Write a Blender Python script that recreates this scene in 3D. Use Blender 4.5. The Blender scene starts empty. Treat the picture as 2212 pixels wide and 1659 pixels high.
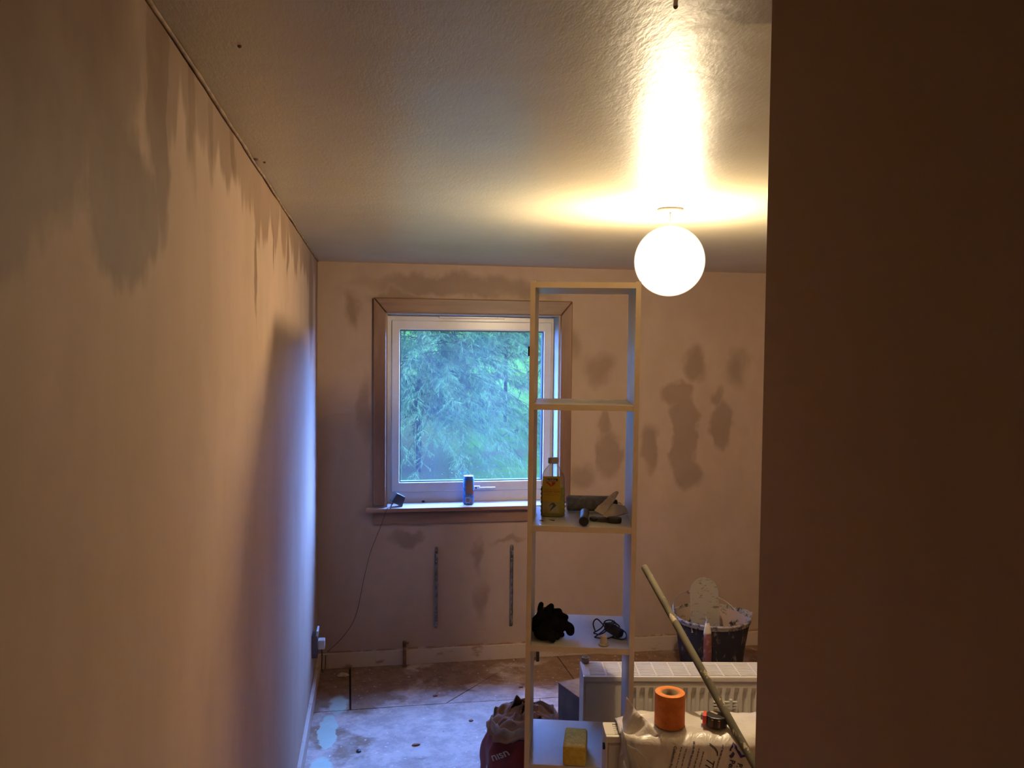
import bpy, bmesh, math, random
from mathutils import Vector, Matrix, noise
from math import sin, cos, pi, radians

random.seed(7)
S = bpy.context.scene
COL = S.collection

# ------------------------------------------------------------------ camera
FPX = 1741.06
cam_d = bpy.data.cameras.new('camera')
cam_d.sensor_fit = 'HORIZONTAL'
cam_d.sensor_width = 36.0
cam_d.lens = 36.0 * FPX / 2212.0
cam_d.clip_start = 0.02
cam_d.clip_end = 300
cam = bpy.data.objects.new('camera', cam_d)
COL.objects.link(cam)
PAN, TILT, ROLL = 0.169032, -0.041464, 0.0096793
fw = Vector((sin(PAN) * cos(TILT), cos(PAN) * cos(TILT), sin(TILT)))
r0 = Vector((cos(PAN), -sin(PAN), 0.0))
u0 = r0.cross(fw)
r1 = cos(ROLL) * r0 + sin(ROLL) * u0
u1 = cos(ROLL) * u0 - sin(ROLL) * r0
mw = Matrix((r1, u1, -fw)).transposed().to_4x4()
mw.translation = Vector((0.31993, -4.72456, 1.85360))
cam.matrix_world = mw
S.camera = cam

# ------------------------------------------------------------------ sky and exposure
SKY_STRENGTH = 106.0
SKY_COLOUR = (0.135, 0.30, 1.0)
BULB_STRENGTH = 2850.0
BULB_COLOUR = (1.0, 0.775, 0.47)
world = bpy.data.worlds.new('dusk_sky')
S.world = world
world.use_nodes = True
wn = world.node_tree.nodes
wl = world.node_tree.links
bg = wn['Background']
bg.inputs['Strength'].default_value = SKY_STRENGTH
tcw = wn.new('ShaderNodeTexCoord')
nzw = wn.new('ShaderNodeTexNoise')
nzw.inputs['Scale'].default_value = 2.0
crw = wn.new('ShaderNodeValToRGB')
crw.color_ramp.elements[0].color = (SKY_COLOUR[0] * .9, SKY_COLOUR[1] * .92, SKY_COLOUR[2] * .95, 1)
crw.color_ramp.elements[1].color = (SKY_COLOUR[0] * 1.12, SKY_COLOUR[1] * 1.08, SKY_COLOUR[2], 1)
wl.new(tcw.outputs['Generated'], nzw.inputs['Vector'])
wl.new(nzw.outputs['Fac'], crw.inputs['Fac'])
wl.new(crw.outputs['Color'], bg.inputs['Color'])
sepw = wn.new('ShaderNodeSeparateXYZ')          # hazy sky: slightly brighter near the horizon
wl.new(tcw.outputs['Generated'], sepw.inputs[0])
mrw = wn.new('ShaderNodeMapRange')
mrw.inputs['To Min'].default_value = SKY_STRENGTH * 1.2
mrw.inputs['To Max'].default_value = SKY_STRENGTH * .95
wl.new(sepw.outputs['Z'], mrw.inputs['Value'])
wl.new(mrw.outputs['Result'], bg.inputs['Strength'])
S.view_settings.view_transform = 'Standard'
S.view_settings.look = 'None'
S.view_settings.exposure = 0.0
S.view_settings.gamma = 1.0
S.view_settings.use_curve_mapping = False
S.cycles.use_denoising = True
S.cycles.max_bounces = 8
S.cycles.diffuse_bounces = 2
S.cycles.transparent_max_bounces = 16
S.cycles.sample_clamp_indirect = 6.0
S.cycles.caustics_reflective = False
S.cycles.caustics_refractive = False

H = 2.35            # ceiling height

# ------------------------------------------------------------------ material helpers
def new_mat(name):
    m = bpy.data.materials.new(name)
    m.use_nodes = True
    nt = m.node_tree
    return m, nt, nt.nodes['Principled BSDF']

def L(nt, a, b):
    nt.links.new(a, b)

def mixc(nt, fac, a, b, mode='MIX'):
    n = nt.nodes.new('ShaderNodeMix')
    n.data_type = 'RGBA'
    n.blend_type = mode
    for sock, v in ((n.inputs[0], fac), (n.inputs[6], a), (n.inputs[7], b)):
        if isinstance(v, bpy.types.NodeSocket):
            L(nt, v, sock)
        elif isinstance(v, (tuple, list)):
            sock.default_value = (v[0], v[1], v[2], 1)
        else:
            sock.default_value = v
    return n.outputs[2]

def math_n(nt, op, a, b=0.0, clamp=False):
    n = nt.nodes.new('ShaderNodeMath')
    n.operation = op
    n.use_clamp = clamp
    for sock, v in ((n.inputs[0], a), (n.inputs[1], b)):
        if isinstance(v, bpy.types.NodeSocket):
            L(nt, v, sock)
        else:
            sock.default_value = v
    return n.outputs[0]

def smooth(nt, v, lo, hi, olo=0.0, ohi=1.0):
    n = nt.nodes.new('ShaderNodeMapRange')
    n.interpolation_type = 'SMOOTHSTEP'
    L(nt, v, n.inputs['Value'])
    n.inputs['From Min'].default_value = lo
    n.inputs['From Max'].default_value = hi
    n.inputs['To Min'].default_value = olo
    n.inputs['To Max'].default_value = ohi
    return n.outputs['Result']

def coords(nt, scale=(1, 1, 1), loc=(0, 0, 0)):
    tc = nt.nodes.new('ShaderNodeTexCoord')
    mp = nt.nodes.new('ShaderNodeMapping')
    mp.inputs['Scale'].default_value = scale
    mp.inputs['Location'].default_value = loc
    L(nt, tc.outputs['Object'], mp.inputs['Vector'])
    return mp.outputs['Vector']

def noise_n(nt, vec, scale, detail=4, rough=0.55, dist=0.0):
    n = nt.nodes.new('ShaderNodeTexNoise')
    L(nt, vec, n.inputs['Vector'])
    n.inputs['Scale'].default_value = scale
    n.inputs['Detail'].default_value = detail
    n.inputs['Roughness'].default_value = rough
    n.inputs['Distortion'].default_value = dist
    return n.outputs['Fac']

def bump_n(nt, b, h, strength, dist=0.01):
    n = nt.nodes.new('ShaderNodeBump')
    n.inputs['Strength'].default_value = strength
    n.inputs['Distance'].default_value = dist
    L(nt, h, n.inputs['Height'])
    L(nt, n.outputs['Normal'], b.inputs['Normal'])

def plain(name, c, rough=0.5, c2=None, nscale=12, metal=0.0, bump=0.0, bscale=60, coat=0.0, thr=(0.4, 0.62), spec=0.5, stretch=(1, 1, 1)):
    """two-tone procedural material"""
    m, nt, b = new_mat(name)
    v = coords(nt, stretch)
    f = noise_n(nt, v, nscale, 5, 0.6)
    f = smooth(nt, f, thr[0], thr[1])
    c2 = c2 or tuple(x * 0.86 for x in c)
    L(nt, mixc(nt, f, c, c2), b.inputs['Base Color'])
    b.inputs['Roughness'].default_value = rough
    b.inputs['Metallic'].default_value = metal
    b.inputs['Specular IOR Level'].default_value = spec
    b.inputs['Coat Weight'].default_value = coat
    if bump:
        bump_n(nt, b, noise_n(nt, v, bscale, 3), bump, 0.004)
    return m

def blob_mask(nt, vec, blobs):
    out = None
    for (c, r, soft) in blobs:
        s = nt.nodes.new('ShaderNodeVectorMath'); s.operation = 'SUBTRACT'
        L(nt, vec, s.inputs[0]); s.inputs[1].default_value = c
        k = nt.nodes.new('ShaderNodeVectorMath'); k.operation = 'MULTIPLY'
        L(nt, s.outputs[0], k.inputs[0]); k.inputs[1].default_value = tuple(1.0 / q for q in r)
        l = nt.nodes.new('ShaderNodeVectorMath'); l.operation = 'LENGTH'
        L(nt, k.outputs[0], l.inputs[0])
        f = smooth(nt, l.outputs['Value'], 1 - soft, 1 + soft * .5, 1.0, 0.0)
        out = f if out is None else math_n(nt, 'MAXIMUM', out, f)
    return out

def warped(nt, amt, scale, stretch=(1, 1, 1)):
    v = coords(nt)
    vs = coords(nt, stretch)
    n = nt.nodes.new('ShaderNodeTexNoise')
    n.inputs['Scale'].default_value = scale
    n.inputs['Detail'].default_value = 4
    L(nt, vs, n.inputs['Vector'])
    s = nt.nodes.new('ShaderNodeVectorMath'); s.operation = 'SUBTRACT'
    L(nt, n.outputs['Color'], s.inputs[0]); s.inputs[1].default_value = (.5, .5, .5)
    k = nt.nodes.new('ShaderNodeVectorMath'); k.operation = 'SCALE'
    L(nt, s.outputs[0], k.inputs[0]); k.inputs['Scale'].default_value = amt
    a = nt.nodes.new('ShaderNodeVectorMath'); a.operation = 'ADD'
    L(nt, v, a.inputs[0]); L(nt, k.outputs[0], a.inputs[1])
    return a.outputs[0]

DRY = (0.50, 0.352, 0.262)
DRY2 = (0.445, 0.31, 0.222)
DAMP = (0.262, 0.168, 0.108)

def plaster(name, blobs, streak_axis=None, wscale=5.0, warp=0.16, damp=DAMP, dry=DRY, dry2=DRY2, damp_amt=0.85, rough=0.62):
    m, nt, b = new_mat(name)
    v = coords(nt)
    big = smooth(nt, noise_n(nt, coords(nt, (1, 1, .5)), 1.9, 4, .55), .36, .66)
    base = mixc(nt, big, dry, dry2)
    fine = smooth(nt, noise_n(nt, v, 7, 5, .6), .42, .75)
    base = mixc(nt, math_n(nt, 'MULTIPLY', fine, .35), base, (dry[0] * .80, dry[1] * .78, dry[2] * .74))
    wv = warped(nt, warp, wscale, (1, 1, .7))
    mask = blob_mask(nt, wv, blobs) if blobs else None
    if streak_axis is not None:
        st = (7.5, 7.5, .8)
        sn = noise_n(nt, coords(nt, st, (0, 3.3, 0)), 1.0, 3, .55)
        sep = nt.nodes.new('ShaderNodeSeparateXYZ')
        L(nt, v, sep.inputs[0])
        zz = smooth(nt, sep.outputs['Z'], streak_axis, H + .02, -.15, .34)
        sk = smooth(nt, math_n(nt, 'ADD', sn, zz), .60, .70)
        mask = sk if mask is None else math_n(nt, 'MAXIMUM', mask, math_n(nt, 'MULTIPLY', sk, .70))
    if mask is not None:
        inner = smooth(nt, noise_n(nt, v, 4, 4), .3, .7, .72, 1.0)
        mask = math_n(nt, 'MULTIPLY', math_n(nt, 'MULTIPLY', mask, inner), damp_amt)
        base = mixc(nt, mask, base, damp)
        L(nt, math_n(nt, 'MULTIPLY_ADD', mask, -.12), b.inputs['Roughness'])
        b.inputs['Roughness'].links[0].from_node.inputs[2].default_value = rough
    else:
        b.inputs['Roughness'].default_value = rough
    L(nt, base, b.inputs['Base Color'])
    h1 = noise_n(nt, coords(nt, (1, 1, .35)), 6, 5, .55)
    bump_n(nt, b, h1, .22, .012)
    b.inputs['Specular IOR Level'].default_value = .12
    return m

# back wall damp patches (x, y, z)
back_blobs = [((x, 0, z), (rx, .6, rz), s) for x, z, rx, rz, s in [
    (2.21, 1.34, .095, .30, .22), (2.17, 1.60, .10, .08, .3), (2.25, 1.10, .085, .10, .4), (2.46, 1.39, .085, .16, .25),
    (2.43, 1.58, .05, .06, .5), (2.28, 1.77, .075, .12, .5), (1.99, 1.27, .065, .15, .4), (1.73, 1.21, .085, .16, .3),
    (1.69, 1.42, .045, .10, .4), (1.67, 1.75, .10, .10, .6), (1.50, 1.90, .06, .09, .7), (1.56, 1.09, .11, .08, .7),
    (2.55, 1.75, .08, .12, .8), (.80, 2.235, .55, .065, .45), (.45, 2.16, .18, .05, .6), (1.25, 2.21, .2, .05, .7),
    (.27, 1.52, .05, .20, .7), (.20, 2.08, .05, .10, .7), (.50, .745, .11, .055, .4), (.93, .62, .035, .11, .6),
    (1.12, .72, .10, .02, .7), (.95, .35, .04, .12, .9)]]
left_blobs = [((0, y, z), (.6, ry, rz), s) for y, z, ry, rz, s in [
    (-4.10, 2.26, .58, .32, .12), (-3.62, 2.04, .17, .13, .2), (-3.44, 2.22, .09, .22, .25),
    (-3.22, 2.32, .05, .17, .5), (-3.03, 2.33, .055, .16, .5), (-2.80, 2.33, .05, .09, .5), (-2.42, 2.08, .022, .15, .5), (-2.05, 2.20, .025, .12, .5), (-1.6, 2.22, .04, .10, .5), (-.5, 2.1, .15, .35, .5), (-.12, 2.0, .06, .5, .4)]]
M_WALL_BACK = plaster('plaster_back_wall', back_blobs, None, 8.0, .17, damp_amt=.80)
M_WALL_LEFT = plaster('plaster_left_wall', left_blobs, 2.02, 6.0, .24, damp_amt=1.0, damp=(.185, .105, .060), rough=.7)
M_WALL = plaster('plaster_wall', [], None)
ceil_blobs = [((.93, -3.72, H), (.30, .13, .6), .1), ((.80, -3.60, H), (.05, .022, .6), .3), ((.88, -3.585, H), (.045, .03, .6), .3)]

def ceiling_mat():
    m, nt, b = new_mat('damp_skimmed_ceiling')
    v = coords(nt)
    c = mixc(nt, smooth(nt, noise_n(nt, v, 1.6, 4), .35, .65), (.60, .54, .40), (.55, .49, .36))
    mask = blob_mask(nt, warped(nt, .09, 9), ceil_blobs)
    c = mixc(nt, math_n(nt, 'MULTIPLY', mask, .85), c, (.20, .13, .085))
    L(nt, c, b.inputs['Base Color'])
    b.inputs['Specular IOR Level'].default_value = .55
    L(nt, smooth(nt, noise_n(nt, v, 3, 4), .3, .7, .33, .39), b.inputs['Roughness'])
    h = math_n(nt, 'ADD', noise_n(nt, coords(nt, (1, .35, 1)), 130, 3, .6), math_n(nt, 'MULTIPLY', noise_n(nt, v, 11, 4), 2.0))
    bump_n(nt, b, h, .16, .004)
    return m
M_CEIL = ceiling_mat()

def floor_mat():
    m, nt, b = new_mat('dusty_chipboard')
    v = coords(nt)
    wood = mixc(nt, smooth(nt, noise_n(nt, v, 14, 6, .7), .35, .7), (.33, .185, .10), (.20, .105, .055))
    dust = noise_n(nt, coords(nt, (1, 1.25, 1)), 2.6, 7, .62, .3)
    sep = nt.nodes.new('ShaderNodeSeparateXYZ'); L(nt, v, sep.inputs[0])
    yy = smooth(nt, sep.outputs['Y'], -.75, -.12, .17, -.13)      # dust colour fades out towards the far wall
    xx = smooth(nt, sep.outputs['X'], .16, .42, -.13, .03)
    df = smooth(nt, math_n(nt, 'ADD', math_n(nt, 'ADD', dust, yy), xx), .47, .60)
    dustc = mixc(nt, smooth(nt, noise_n(nt, v, 9, 6, .7), .38, .62), (.70, .53, .43), (.46, .34, .28))
    c = mixc(nt, math_n(nt, 'MULTIPLY', df, .92), wood, dustc)
    sp = smooth(nt, noise_n(nt, v, 38, 2, .5), .66, .72)
    c = mixc(nt, math_n(nt, 'MULTIPLY', sp, .7), c, (.80, .76, .72))
    sp2 = smooth(nt, noise_n(nt, coords(nt, (1, 1, 1), (5, 2, 0)), 22, 3, .5), .70, .74)
    c = mixc(nt, math_n(nt, 'MULTIPLY', sp2, .75), c, (.16, .09, .06))
    pm = blob_mask(nt, warped(nt, .06, 16), [((.10, -.80, 0), (.045, .19, .6), .1), ((.09, -1.30, 0), (.068, .26, .6), .1), ((.14, -.50, 0), (.05, .12, .6), .4)])
    c = mixc(nt, math_n(nt, 'MULTIPLY', pm, .85), c, (.55, .66, .52))
    L(nt, c, b.inputs['Base Color'])
    b.inputs['Roughness'].default_value = .62
    bump_n(nt, b, noise_n(nt, v, 55, 5, .65), .35, .006)
    return m
M_FLOOR = floor_mat()

M_SUB = plain('subfloor_dark', (.05, .035, .025), .9)
M_OAK = plain('stained_timber', (.25, .13, .078), .45, (.17, .083, .048), 9, stretch=(1, 1, .12), bump=.25, bscale=40)
M_OAKH = plain('stained_timber_across', (.27, .145, .085), .45, (.18, .09, .05), 9, stretch=(.12, 1, 1), bump=.25, bscale=40)
M_SILL = plain('worn_sill_timber', (.60, .48, .42), .35, (.42, .27, .19), 5, stretch=(.3, 1, 1), thr=(.45, .75))
M_NOSE = plain('sill_nose_timber', (.40, .22, .13), .4, (.27, .13, .08), 6, stretch=(.2, 1, 1))
M_PVC = plain('white_plastic_frame', (.78, .73, .70), .28, (.72, .66, .62), 6)
M_SEAL = plain('black_rubber_seal', (.02, .025, .05), .5)
M_SKIRT = plain('dirty_cream_skirting', (.62, .47, .36), .5, (.36, .20, .13), 9, thr=(.56, .72), stretch=(1, 1, 2.2))
M_WHITE = plain('white_melamine', (.74, .70, .63), .38, (.70, .65, .58), 7)
M_EDGE = plain('cream_edging', (.82, .64, .45), .4, (.76, .59, .41), 8)
M_RAD = plain('white_enamel', (.80, .75, .68), .3, (.77, .71, .63), 5)
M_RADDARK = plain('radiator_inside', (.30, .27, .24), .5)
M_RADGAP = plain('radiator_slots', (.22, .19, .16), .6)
M_BLACK = plain('black_plastic', (.022, .020, .020), .42, (.035, .03, .028), 20)
M_DARKBLUE = plain('black_blue_plastic', (.03, .035, .05), .35, (.045, .05, .07), 20)
M_STEEL = plain('galvanised_steel', (.30, .29, .29), .4, (.16, .13, .11), 30, metal=.7)
M_COPPER = plain('tarnished_copper', (.30, .14, .09), .45, (.14, .07, .05), 25, metal=.6)
M_WPLAS = plain('white_plastic', (.80, .78, .76), .35, (.74, .72, .70), 8)
M_CREAM = plain('cream_plastic', (.72, .60, .44), .45, (.48, .34, .22), 40, thr=(.55, .72))
M_SPONGE = plain('yellow_sponge', (.92, .58, .07), .95, (.80, .46, .045), 60, bump=.8, bscale=140)
M_WOOL = plain('black_wool', (.010, .009, .009), .98, (.018, .016, .014), 40, bump=1.0, bscale=220, spec=.1)
M_CABLE = plain('dark_cable', (.028, .018, .016), .5)
M_FLEECE = plain('grey_fleece', (.44, .41, .35), .98, (.33, .31, .26), 50, bump=1.0, bscale=200, spec=.1)
M_PAPERW = plain('plaster_stained_paper', (.78, .67, .55), .8, (.62, .50, .39), 12)
M_CARD = plain('dusty_dark_board', (.085, .062, .062), .7, (.12, .09, .085), 12)
M_CARDTOP = plain('dusty_board_top', (.30, .19, .115), .85, (.20, .12, .07), 11)
M_ORANGE = plain('orange_mesh_tape', (.80, .22, .03), .7, (.68, .17, .02), 30, bump=.6, bscale=300)
M_ORANGE_TOP = plain('orange_tape_edge', (.86, .29, .055), .75, (.74, .22, .035), 24)
M_CARDCORE = plain('card_core', (.33, .22, .12), .85)
M_RED = plain('red_grip', (.75, .075, .05), .5)
M_REDH = plain('worn_red_handle', (.17, .045, .028), .6, (.24, .13, .09), 26, thr=(.5, .66))
M_TAN = plain('tape_label', (.55, .46, .28), .6)
M_WIRE = plain('bright_wire', (.65, .6, .55), .3, metal=.9)
M_INK = plain('black_print', (.02, .018, .03), .6)
M_INKP = plain('purple_print', (.045, .02, .16), .6)
M_WHITEINK = plain('white_print', (.75, .72, .70), .6)
M_PAPERBR = plain('brown_kraft_paper', (.33, .19, .115), .85, (.22, .12, .075), 9, bump=.5, bscale=25)
M_PAPERGR = plain('grey_paper_lining', (.50, .42, .38), .85, (.36, .28, .24), 9, bump=.4, bscale=25)
M_REDBAG = plain('red_printed_paper', (.24, .022, .022), .42, (.15, .014, .018), 7, bump=.5, bscale=18)
M_BARK = plain('bark', (.022, .014, .008), .9, (.012, .009, .005), 10, spec=0)
M_NEEDLE = plain('conifer_needles', (.026, .040, .0105), .9, (.016, .025, .0075), 3, spec=0)
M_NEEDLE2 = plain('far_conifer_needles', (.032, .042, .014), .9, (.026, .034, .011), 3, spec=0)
M_LITTER = plain('pale_leaf_litter', (.09, .075, .035), .8, (.03, .02, .009), 40, spec=0)
M_ROCKW = plain('plaster_crumb', (.62, .45, .28), .9)

def bucket_mats():
    m, nt, b = new_mat('plaster_crusted_plastic')
    v = coords(nt)
    f = smooth(nt, noise_n(nt, v, 16, 6, .7, .4), .38, .46)
    c = mixc(nt, f, (.03, .027, .025), (.56, .39, .27))
    L(nt, c, b.inputs['Base Color']); b.inputs['Roughness'].default_value = .7
    bump_n(nt, b, f, .4, .004)
    m2, nt, b = new_mat('splashed_black_plastic')
    v = coords(nt, (1, 1, .4))
    f = smooth(nt, noise_n(nt, v, 24, 6, .7, .3), .56, .64)
    c = mixc(nt, math_n(nt, 'MULTIPLY', f, .45), (.017, .014, .013), (.34, .25, .17))
    L(nt, c, b.inputs['Base Color']); b.inputs['Roughness'].default_value = .65; b.inputs['Specular IOR Level'].default_value = .2
    m3, nt, b = new_mat('crusted_rim')
    v = coords(nt)
    f = smooth(nt, noise_n(nt, v, 30, 5, .7), .40, .52)
    c = mixc(nt, f, (.09, .075, .06), (.42, .35, .27))
    L(nt, c, b.inputs['Base Color']); b.inputs['Roughness'].default_value = .8
    bump_n(nt, b, f, .6, .005)
    m4, nt, b = new_mat('plaster_smeared_steel')
    v = coords(nt, (1, 1, 3.5))
    f = smooth(nt, noise_n(nt, v, 26, 6, .6, .5), .56, .66)
    c = mixc(nt, f, (.40, .355, .29), (.20, .17, .14))
    L(nt, c, b.inputs['Base Color']); b.inputs['Roughness'].default_value = .42
    b.inputs['Metallic'].default_value = .25
    bump_n(nt, b, f, .3, .003)
    return m, m2, m3, m4
M_BUCKIN, M_BUCKOUT, M_BUCKRIM, M_TROWEL = bucket_mats()

def pole_mat():
    m, nt, b = new_mat('paint_spattered_pole')
    v = coords(nt)
    f = smooth(nt, noise_n(nt, coords(nt, (1, 1, .35)), 26, 5, .6), .60, .66)
    c = mixc(nt, smooth(nt, noise_n(nt, v, 9, 4), .4, .6), (.155, .135, .098), (.10, .087, .062))
    c = mixc(nt, f, c, (.55, .47, .35))
    L(nt, c, b.inputs['Base Color']); b.inputs['Roughness'].default_value = .7; b.inputs['Specular IOR Level'].default_value = .2
    return m
M_POLE = pole_mat()

def plastic_bag_mat():
    m, nt, b = new_mat('white_polythene')
    v = coords(nt)
    f = smooth(nt, noise_n(nt, v, 8, 4), .35, .65)
    L(nt, mixc(nt, f, (.80, .74, .68), (.66, .58, .52)), b.inputs['Base Color'])
    b.inputs['Roughness'].default_value = .28
    b.inputs['Coat Weight'].default_value = .3
    b.inputs['Coat Roughness'].default_value = .15
    bump_n(nt, b, noise_n(nt, coords(nt, (1, 1, .5)), 16, 4, .6, 1.5), .5, .012)
    return m
M_BAG = plastic_bag_mat()

def ghost_plastic(name, alpha, col, rough=.15):
    m, nt, b = new_mat(name)
    b.inputs['Base Color'].default_value = (*col, 1)
    b.inputs['Roughness'].default_value = rough
    tr = nt.nodes.new('ShaderNodeBsdfTransparent')
    tr.inputs['Color'].default_value = (.93, .93, .92, 1)
    lw = nt.nodes.new('ShaderNodeLayerWeight')
    lw.inputs['Blend'].default_value = .35
    f = smooth(nt, lw.outputs['Facing'], 0, 1, alpha, min(1, alpha + .55))
    mx = nt.nodes.new('ShaderNodeMixShader')
    L(nt, f, mx.inputs[0]); L(nt, tr.outputs[0], mx.inputs[1]); L(nt, b.outputs[0], mx.inputs[2])
    L(nt, mx.outputs[0], nt.nodes['Material Output'].inputs['Surface'])
    return m
M_CLEARPL = ghost_plastic('clear_bottle_plastic', .10, (.75, .73, .68))
M_BAGCLEAR = ghost_plastic('thin_clear_polythene', .35, (.80, .74, .68), .25)
M_SOAP = plain('yellow_green_liquid', (.64, .64, .06), .25, (.58, .56, .05), 8)

def label_mat():
    m, nt, b = new_mat('gold_label')
    b.inputs['Base Color'].default_value = (.62, .42, .045, 1)
    L(nt, mixc(nt, noise_n(nt, coords(nt), 20), (.76, .53, .07), (.70, .48, .06)), b.inputs['Base Color'])
    b.inputs['Roughness'].default_value = .4
    return m
M_LABEL = label_mat()
M_LABELPIC = plain('label_picture', (.56, .47, .20), .45, (.50, .42, .15), 30)
M_LRED = plain('label_red', (.55, .04, .03), .5)
M_LTXT = plain('label_rust_text', (.50, .17, .03), .5)
M_LDARK = plain('label_dark', (.05, .045, .05), .5)
M_LTEAL = plain('label_glove_grey', (.10, .15, .13), .5)
M_LPALE = plain('label_pale', (.62, .55, .36), .5)

def can_mat():
    m, nt, b = new_mat('blue_printed_can')
    sep = nt.nodes.new('ShaderNodeSeparateXYZ'); L(nt, coords(nt), sep.inputs[0])
    n = noise_n(nt, coords(nt, (1, 1, 1)), 28, 3, .6, 1.0)
    c = mixc(nt, smooth(nt, n, .42, .56), (.035, .13, .42), (.10, .30, .62))
    L(nt, c, b.inputs['Base Color']); b.inputs['Roughness'].default_value = .3; b.inputs['Metallic'].default_value = .35
    return m
M_CAN = can_mat()
M_CANTOP = plain('can_lid', (.8, .8, .72), .3, metal=.6)
M_CANBAND = plain('can_bright_blue', (.02, .16, .68), .35, metal=.2)
M_CANGREY = plain('can_grey_panel', (.16, .14, .17), .5)
M_CANSIENNA = plain('can_bronze_panel', (.22, .13, .10), .5)
M_BARCODE = plain('barcode_white', (.5, .48, .5), .6)

def glass_mat():
    m, nt, b = new_mat('misted_window_glass')
    nt.nodes.remove(b)
    tr = nt.nodes.new('ShaderNodeBsdfTransparent'); tr.inputs['Color'].default_value = (.94, .97, .96, 1)
    gl = nt.nodes.new('ShaderNodeBsdfGlossy'); gl.inputs['Roughness'].default_value = .02
    tl = nt.nodes.new('ShaderNodeBsdfTranslucent'); tl.inputs['Color'].default_value = (.85, .95, 1, 1)
    fr = nt.nodes.new('ShaderNodeLayerWeight'); fr.inputs['Blend'].default_value = .5
    refl = math_n(nt, 'MULTIPLY_ADD', math_n(nt, 'POWER', fr.outputs['Facing'], 5.0), .6)
    refl.node.inputs[2].default_value = .03
    m1 = nt.nodes.new('ShaderNodeMixShader'); m2 = nt.nodes.new('ShaderNodeMixShader')
    mist = smooth(nt, noise_n(nt, coords(nt, (1, 1, .6)), 3.5, 4), .3, .7, .006, .011)
    L(nt, mist, m1.inputs[0]); L(nt, tr.outputs[0], m1.inputs[1]); L(nt, tl.outputs[0], m1.inputs[2])
    L(nt, refl, m2.inputs[0]); L(nt, m1.outputs[0], m2.inputs[1]); L(nt, gl.outputs[0], m2.inputs[2])
    L(nt, m2.outputs[0], nt.nodes['Material Output'].inputs['Surface'])
    return m
M_GLASS = glass_mat()

def grass_mat():
    m, nt, b = new_mat('mossy_lawn')
    v = coords(nt)
    c = mixc(nt, smooth(nt, noise_n(nt, v, 1.1, 5, .6), .4, .62), (.023, .050, .0032), (.026, .041, .008))
    c = mixc(nt, smooth(nt, noise_n(nt, v, 22, 5, .7), .45, .7), c, (.015, .025, .005))
    soil = smooth(nt, noise_n(nt, coords(nt, (1, .7, 1), (3.1, 0, 0)), .75, 5, .65), .53, .60)
    sep = nt.nodes.new('ShaderNodeSeparateXYZ'); L(nt, v, sep.inputs[0])
    und = math_n(nt, 'MULTIPLY', smooth(nt, sep.outputs['X'], 2.6, 1.2), smooth(nt, sep.outputs['Y'], 7.6, 8.8))
    soil = math_n(nt, 'MAXIMUM', math_n(nt, 'MULTIPLY', soil, .7), math_n(nt, 'MULTIPLY', und, .8))
    c = mixc(nt, soil, c, (.026, .018, .0075))
    L(nt, c, b.inputs['Base Color']); b.inputs['Roughness'].default_value = .9
    b.inputs['Specular IOR Level'].default_value = 0
    bump_n(nt, b, noise_n(nt, v, 30, 4, .7), .8, .05)
    return m
M_GRASS = grass_mat()

def lamp_mats():
    m, nt, b = new_mat('lit_bulb')
    e = nt.nodes.new('ShaderNodeEmission'); e.inputs['Color'].default_value = (*BULB_COLOUR, 1); e.inputs['Strength'].default_value = BULB_STRENGTH
    L(nt, e.outputs[0], nt.nodes['Material Output'].inputs['Surface'])
    g, nt, b = new_mat('bulb_glare_shell')  # emissive shell fading at the rim, stands in for lens glare
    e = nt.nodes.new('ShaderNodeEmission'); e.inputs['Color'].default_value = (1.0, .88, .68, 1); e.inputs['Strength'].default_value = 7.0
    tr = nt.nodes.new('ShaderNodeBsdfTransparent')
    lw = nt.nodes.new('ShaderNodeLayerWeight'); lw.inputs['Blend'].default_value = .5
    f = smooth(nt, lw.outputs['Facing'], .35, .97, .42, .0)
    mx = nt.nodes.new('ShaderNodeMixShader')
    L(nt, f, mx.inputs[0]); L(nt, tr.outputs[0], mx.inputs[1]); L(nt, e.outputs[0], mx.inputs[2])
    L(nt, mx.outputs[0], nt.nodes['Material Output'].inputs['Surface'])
    return m, g
M_BULB, M_GLARE = lamp_mats()

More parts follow.
